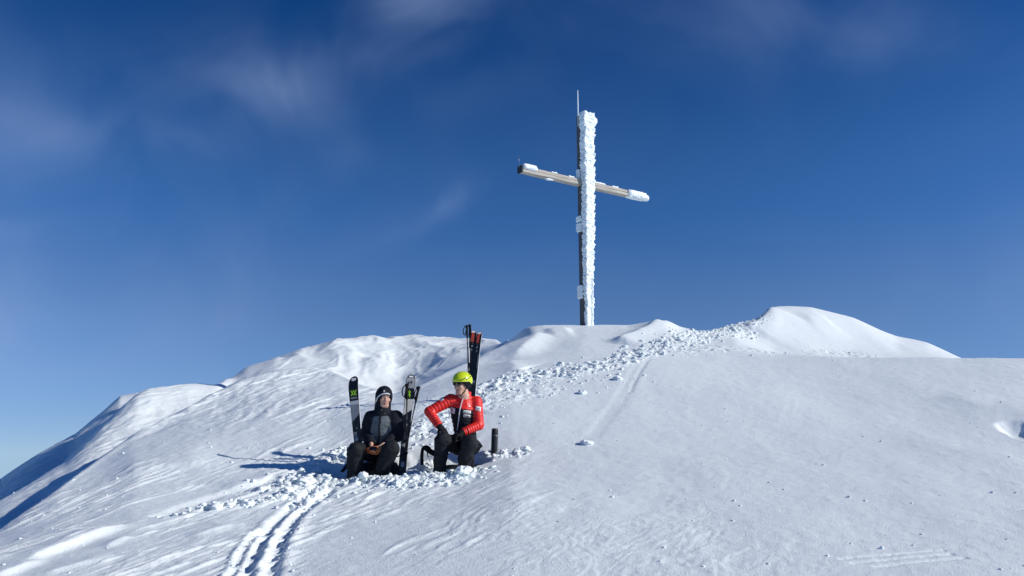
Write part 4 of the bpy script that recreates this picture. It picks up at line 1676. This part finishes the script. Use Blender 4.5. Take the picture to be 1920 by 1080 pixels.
def make_ski(label, tip, low, length, group, style, wid=1.0, yaw=0.0):
    """local: z along the ski, tip up, origin at the snow; -y is the top sheet"""
    tip, low = np.asarray(tip), np.asarray(low)
    ax = tip - low
    up_len = np.linalg.norm(ax)
    ax = ax / up_len
    root = thing('ski', low, label, 'ski', group)
    yv = np.array([math.sin(yaw), math.cos(yaw), 0])
    yv -= ax * (yv @ ax)
    yv /= np.linalg.norm(yv)
    xv = np.cross(yv, ax)
    from mathutils import Matrix
    Rm = Matrix((Vector(xv), Vector(yv), Vector(ax))).transposed()
    root.rotation_euler = Rm.to_euler()
    top = up_len
    s = np.concatenate([np.linspace(0, .14, 14), np.linspace(.16, length, 26)])
    def half(si):
        w = np.interp(si, [0, .16, .45, .95, 1.45, length], [.052, .057, .051, .043, .048, .052])
        nose = np.sqrt(np.clip(1 - ((.085 - np.minimum(si, .085)) / .085) ** 2, 0, 1))
        tail = np.sqrt(np.clip(1 - ((np.maximum(si, length - .04) - length + .04) / .045) ** 2, 0, 1))
        return w * nose * tail * wid
    def bow(si):
        return .09 * np.clip(1 - si / .22, 0, 1) ** 2
    # body with a pale sidewall
    V, F_, mi = [], [], []
    for si in s:
        h, b = max(half(si), .002), bow(si)
        th = np.interp(si, [0, .15, .7, length], [.006, .008, .016, .009])
        for x, y in ((-h, b - th), (h, b - th), (h + .0012, b - th * .3), (h + .0012, b), (-h - .0012, b), (-h - .0012, b - th * .3)):
            V.append((x, y, top - si))
    n = len(s)
    for i in range(n - 1):
        for k in range(6):
            F_.append((i * 6 + k, (i + 1) * 6 + k, (i + 1) * 6 + (k + 1) % 6, i * 6 + (k + 1) % 6))
            mi.append(0 if k in (0, 3) else 1)
    F_.append(tuple(range(6)))
    F_.append(tuple(range((n - 1) * 6, n * 6))[::-1])
    mi += [0, 0]
    o = mesh_obj('ski_body', V, F_, [M['ski_black'], M['ski_edge']], root, False)
    o.data.polygons.foreach_set('material_index', np.array(mi, np.int32))
    def strip(name, s0, s1, mat, x0=-.93, x1=.93, skew=0.0, lift=.0012, parent=None, n_=10):
        """printed area of the top sheet between two distances from the tip"""
        V2, F2 = [], []
        for q in np.linspace(0, 1, n_):
            for x in (x0, x1):
                sk = skew * (x - x0) / (x1 - x0)
                si = s0 + (s1 - s0 + sk) * q
                h = half(si)
                th = np.interp(si, [0, .15, .7, length], [.006, .008, .016, .009])
                V2.append((x * h, bow(si) - th - lift, top - si))
        for i in range(n_ - 1):
            F2.append((2 * i, 2 * i + 2, 2 * i + 3, 2 * i + 1))
        m = len(V2)
        V2 += [(x, y + lift, z) for x, y, z in V2]
        F2 += [tuple(m + k for k in f[::-1]) for f in F2]
        F2 += [(0, 1, m + 1, m), (m - 2, 2 * m - 2, 2 * m - 1, m - 1)]
        for i in range(n_ - 1):
            F2.append((2 * i, m + 2 * i, m + 2 * i + 2, 2 * i + 2))
            F2.append((2 * i + 1, 2 * i + 3, m + 2 * i + 3, m + 2 * i + 1))
        return mesh_obj(name, V2, F2, mat, parent or root, False)
    def bar(name, a, b, w, mat, s_mid, lift=.0030):
        a, b = np.array(a), np.array(b)
        t = (b - a) / np.linalg.norm(b - a)
        nrm = np.array([-t[1], t[0]]) * w / 2
        th = np.interp(s_mid, [0, .15, .7, length], [.006, .008, .016, .009])
        y = bow(s_mid) - th
        pts = [(p[0], top - p[1]) for p in (a - nrm, b - nrm, b + nrm, a + nrm)]
        v, f = poly_plate(pts, y - lift, y + .001)
        return mesh_obj(name, v, f, mat, root, False)
    if style == 'plain':
        e = strip('tip_emblem', .030, .062, M['white_print'], -.55, .55)
        for k, (x, w) in enumerate(((-.016, .006), (0, .007), (.016, .006))):
            bar('tip_emblem', (x, .062), (x * .6, .078), w * 1.6, M['white_print'], .068)
        for k in (-1, 1):
            c = k * .0175
            bar('logo', (c - .020, .205), (c + .018, .275), .0095, M['lime_print'], .24)
            bar('logo', (c + .020, .205), (c - .018, .275), .0095, M['lime_print'], .24, .0038)
        text_mesh('lettering', 'VÖLKL', .030, M['white_print'], root, 0, top - .318, -.0118)
        strip('print', .345, .395, M['ski_light'])
        strip('print', .3955, .470, M['ski_grey'], skew=0.0)
        strip('print', .4705, .620, M['ski_grey'], skew=-.10)
        strip('print', .755, .860, M['ski_grey'], -.75, -.05, .03)
        strip('print', .815, .900, M['ski_grey'], .15, .7, -.02)
        strip('print', .70, .712, M['ski_light'], -.1, .1)
    elif style == 'pale':
        strip('print', .055, .200, M['ski_grey'], -.9, .9)
        strip('tip_emblem', .022, .045, M['white_print'], -.6, .6)
        for a, b, w in (((-.03, .115), (-.012, .155), .013), ((.004, .10), (.022, .125), .014), ((.012, .135), (.006, .165), .011), ((-.028, .165), (.012, .178), .012)):
            bar('print', a, b, w, M['ski_black'], .14)
        bar('logo', (-.014, .245), (.014, .30), .009, M['lime_print'], .27)
        bar('logo', (.014, .245), (-.014, .30), .009, M['lime_print'], .27, .0038)
        bar('logo', (-.004, .225), (.008, .325), .008, M['lime_print'], .27, .0044)
        strip('print', .345, .56, M['ski_light'], -.93, .93, -.08)
        strip('print', .80, .95, M['ski_grey'], -.7, .2, .02)
    else:
        strip('tip_emblem', .012, .050, M['white_print'], -.7, .7)
        strip('print', .055, .215, M['red_print'], -.42, .42)
        bar('print', (-.012, .29), (.010, .278), .012, M['white_print'], .28)
        bar('print', (.0, .24), (.008, .236), .010, M['ski_grey'], .24)
        strip('print', .33, .36, M['ski_grey'], -.2, .1)
        strip('print', .40, .62, M['ski_grey'], .55, .8)
    # binding: toe piece, heel piece, brake
    sb = min(.86, top + .02) if style != 'dark' else .86
    for nm, sc_, hh, yy in (('toe_piece', sb, .085, .034), ('heel_piece', sb + .34, .13, .045)):
        v, f = box_mesh(.070, yy, hh, (0, -.016 - yy / 2, top - sc_), .008)
        bnd = mesh_obj(nm, v, f, M['binding'], root, False)
        v, f = box_mesh(.044, .012, hh * .5, (0, -.016 - yy - .004, top - sc_ + .01), .004)
        mesh_obj('lever', v, f, M['steel'], bnd, False)
    return root


def make_pole(label, grip, low, group, lean_loop=1, basket=True):
    grip, low = np.asarray(grip), np.asarray(low)
    ax = grip - low
    L = np.linalg.norm(ax)
    ax = ax / L
    root = thing('ski_pole', low, label, 'ski pole', group)
    q = lambda s, dx=0.0, dy=0.0: ax * s + np.array([dx, dy, 0])
    v, f = tube([q(-.16), q(.25), q(L - .16)], [.0045, .0065, .0085], 10)
    sh = mesh_obj('shaft', v, f, M['ski_edge'] if lean_loop > 0 else M['ski_black'], root)
    v, f = tube([q(L * .30), q(L * .52)], [.0085, .0092], 10)
    mesh_obj('shaft_print', v, f, M['ski_black'], sh)
    v, f = tube([q(L * .70), q(L - .14)], [.0095, .0098], 10)
    mesh_obj('shaft_print', v, f, M['ski_black'], sh)
    v, f = tube([q(L - .20), q(L - .17), q(L - .12), q(L - .07), q(L - .03), q(L - .01), q(L)], [.012, .017, .0165, .0165, .018, .022, .014], 12)
    g = mesh_obj('grip', v, f, M['black_glove'], root)
    v, f = tube([q(L - .008, -.030), q(L + .003), q(L - .010, .022)], [.010, .015, .010], 10)
    mesh_obj('grip_head', v, f, M['black_glove'], g)
    k = lean_loop
    pts = [q(L - .02, 0, -.012), q(L - .015, k * .035, -.02), q(L - .07, k * .062, -.02), q(L - .14, k * .055, -.02), q(L - .165, k * .035, -.02), q(L - .12, k * .022, -.02), q(L - .05, k * .008, -.016)]
    v, f = band(pts, (0.15, -1, 0.1), .016, .003)
    mesh_obj('wrist_strap', v, f, M['webbing'], root)
    return root


KG, RG = 'skis and poles planted behind the person in black', 'skis and poles planted behind the person in red'
make_ski('black and grey ski with lime logo planted left of the person in black', P(660.5, 703.5, 9.92), P(674, 852, 9.78), 1.72, KG, 'plain', 1.18, 0.12)
make_ski('pale printed ski planted between the two people, with two poles leaning on it', P(771.5, 700, 9.95), P(756, 860, 9.80), 1.72, KG, 'pale', 1.10, -0.12)
make_pole('ski pole standing left of the pale printed ski, nearest the person in black', P(763.5, 721, 9.80), P(761, 858, 9.76), 'poles leaning on the pale ski', -1)
make_pole('ski pole standing right of the pale printed ski, slanting, with dangling strap', P(785, 726, 9.84), P(757.5, 862, 9.74), 'poles leaning on the pale ski', -.6)
SURF = lambda X, Y: surf_z(X, Y) - EYE
gb = ground_hit(880, 749, fn=SURF)
DB = float(gb[1])                                        # they stand up the slope, well behind the person
make_ski('left one of the dark skis with red tips rising behind the lime helmet', P(887.3, 617, DB + .10), P(879, 760, DB - .02), 1.80, RG, 'dark', .98, 0.05)
make_ski('right one of the dark skis with red tips rising behind the lime helmet', P(897.6, 619.5, DB + .08), P(885, 762, DB - .05), 1.80, RG, 'dark', .98, 0.22)
make_pole('left one of the dark poles standing beside the red tipped skis', P(875.5, 611, DB + .02), P(879.5, 758, DB - .12), 'poles beside the red tipped skis', -1)
make_pole('right one of the dark poles standing beside the red tipped skis', P(881.0, 609.5, DB + .04), P(878, 758, DB - .12), 'poles beside the red tipped skis', .3)


def build_pack(label, c, sx, sy, sz, rotz, straps):
    c = np.asarray(c)
    root = thing('backpack', c, label, 'backpack', 'backpacks used as seats')
    cs, sn = math.cos(rotz), math.sin(rotz)
    Rz = np.array([[cs, -sn, 0], [sn, cs, 0], [0, 0, 1]])
    def f(p):
        q = p @ Rz
        return sd_box(q, (0, 0, sz / 2), (sx / 2, sy / 2, sz / 2), .07) - wrinkle(p, .016, 9)
    m = max(sx, sy) / 2 + .12
    v, q = surface_net(f, (-m, -m, -.06), (m, m, sz + .06), .011, .06)
    mesh_obj('pack_body', v, q, M['pack'], root)
    def f2(p):
        q = p @ Rz
        return sd_box(q, (sx * .1, -sy / 2 - .02, sz * .4), (sx * .28, .045, sz * .27), .035) - wrinkle(p, .008, 12)
    v, q = surface_net(f2, (-m, -m, -.06), (m, m, sz), .011, .06)
    mesh_obj('pocket', v, q, M['pack'], root)
    for nm, pts, w, th, nr in straps:
        if nm == 'padding':
            v, f_ = tube(np.array(pts) - c, w, 10)
        else:
            v, f_ = band(np.array(pts) - c, nr, w, th)
        mesh_obj(nm, v, f_, M['webbing'], root)
    return root


def spline(pts, n=6):
    pts = np.array(pts, float)
    t = np.arange(len(pts))
    tt = np.linspace(0, len(pts) - 1, (len(pts) - 1) * n + 1)
    out = []
    for x in tt:
        i = min(int(x), len(pts) - 2)
        p0, p1, p2, p3 = pts[max(i - 1, 0)], pts[i], pts[i + 1], pts[min(i + 2, len(pts) - 1)]
        u = x - i
        out.append(0.5 * (2 * p1 + (p2 - p0) * u + (2 * p0 - 5 * p1 + 4 * p2 - p3) * u * u + (3 * p1 - p0 - 3 * p2 + p3) * u ** 3))
    return np.array(out)


def ground_at(px, py, d):
    g = P(px, py, d)
    g[2] = float(surf_z(g[0], g[1]))
    return g


build_pack('black backpack under the person in red, straps sticking out on both sides', ground_at(868, 850, 9.62) - np.array([0, 0, .05]), .50, .30, .30, 0.1, [
    ('strap', spline([P(806, 842, 9.36), P(800, 838, 9.33), P(794, 840, 9.31), P(791.5, 848, 9.30), P(791, 860, 9.29), P(791.5, 872, 9.28)]), .042, .006, (-.35, -1, .1)),
    ('padding', spline([P(814, 850, 9.40), P(806, 846, 9.36), P(799, 841, 9.33), P(795, 839.5, 9.31)], 3), [.035, .034, .033, .033, .032, .032, .03, .026, .022, .016], 0, None),
    ('buckle_strap', spline([P(801.5, 848, 9.34), P(801.5, 853, 9.33), P(803.5, 857, 9.33)], 3), .012, .006, (0, -1, 0)),
    ('strap', spline([P(886, 840, 9.42), P(893, 835, 9.40), P(901, 834, 9.38), P(903, 837, 9.38), P(897, 841, 9.38), P(889, 845, 9.38)]), .022, .006, (0, -.6, 1)),
    ('strap', spline([P(886, 852, 9.30), P(887.5, 862, 9.24), P(885.5, 872, 9.20), P(886.5, 878, 9.19)]), .028, .007, (.2, -1, 0)),
])
build_pack('black backpack under the person in black, mostly hidden by the legs', ground_at(712, 862, 9.70) - np.array([0, 0, .05]), .46, .28, .30, -0.05, [
    ('strap', spline([P(662, 858, 9.55), P(654, 868, 9.48), P(648, 876, 9.42), P(641, 885, 9.38)]), .045, .010, (-.4, -1, .3)),
    ('strap', spline([P(744, 856, 9.62), P(752, 854, 9.55), P(758, 851, 9.52), P(765, 849.5, 9.50)]), .022, .008, (0, -.7, 1)),
    ('strap', spline([P(738, 858, 9.58), P(737, 866, 9.52), P(741, 868, 9.50)]), .016, .007, (.2, -1, .3)),
])


def build_flask():
    g = ground_hit(926.5, 848, fn=lambda X, Y: surf_z(X, Y) - EYE)
    base = np.array([g[0], g[1], float(surf_z(g[0], g[1]))])
    root = thing('thermos_flask', base, 'black insulated flask standing upright in the snow beside the person in red', 'flask')
    root.rotation_euler = (0, math.radians(1.8), 0)
    def lathe(prof, n=28):
        V, F_ = [], []
        for r, z in prof:
            for k in range(n):
                a = 2 * math.pi * k / n
                V.append((r * math.cos(a), r * math.sin(a), z))
        for i in range(len(prof) - 1):
            for k in range(n):
                F_.append((i * n + k, i * n + (k + 1) % n, (i + 1) * n + (k + 1) % n, (i + 1) * n + k))
        F_.append(tuple(range(n))[::-1])
        F_.append(tuple(range((len(prof) - 1) * n, len(prof) * n)))
        return V, F_
    v, f = lathe([(.042, -.02), (.044, .0), (.0445, .02), (.0445, .205), (.0435, .212)])
    mesh_obj('flask_body', v, f, M['flask'], root)
    v, f = lathe([(.042, .212), (.0430, .214), (.0430, .218), (.042, .2195)])
    mesh_obj('collar_ring', v, f, M['steel'], root)
    v, f = lathe([(.0425, .2195), (.0435, .224), (.0432, .280), (.041, .294), (.036, .303), (.024, .307), (.004, .308)])
    mesh_obj('lid', v, f, M['flask_lid'], root)
    v, f = lathe([(.0452, -.02), (.0458, -.012), (.0458, .010), (.0452, .013)])
    mesh_obj('base_ring', v, f, M['flask_lid'], root)


build_flask()
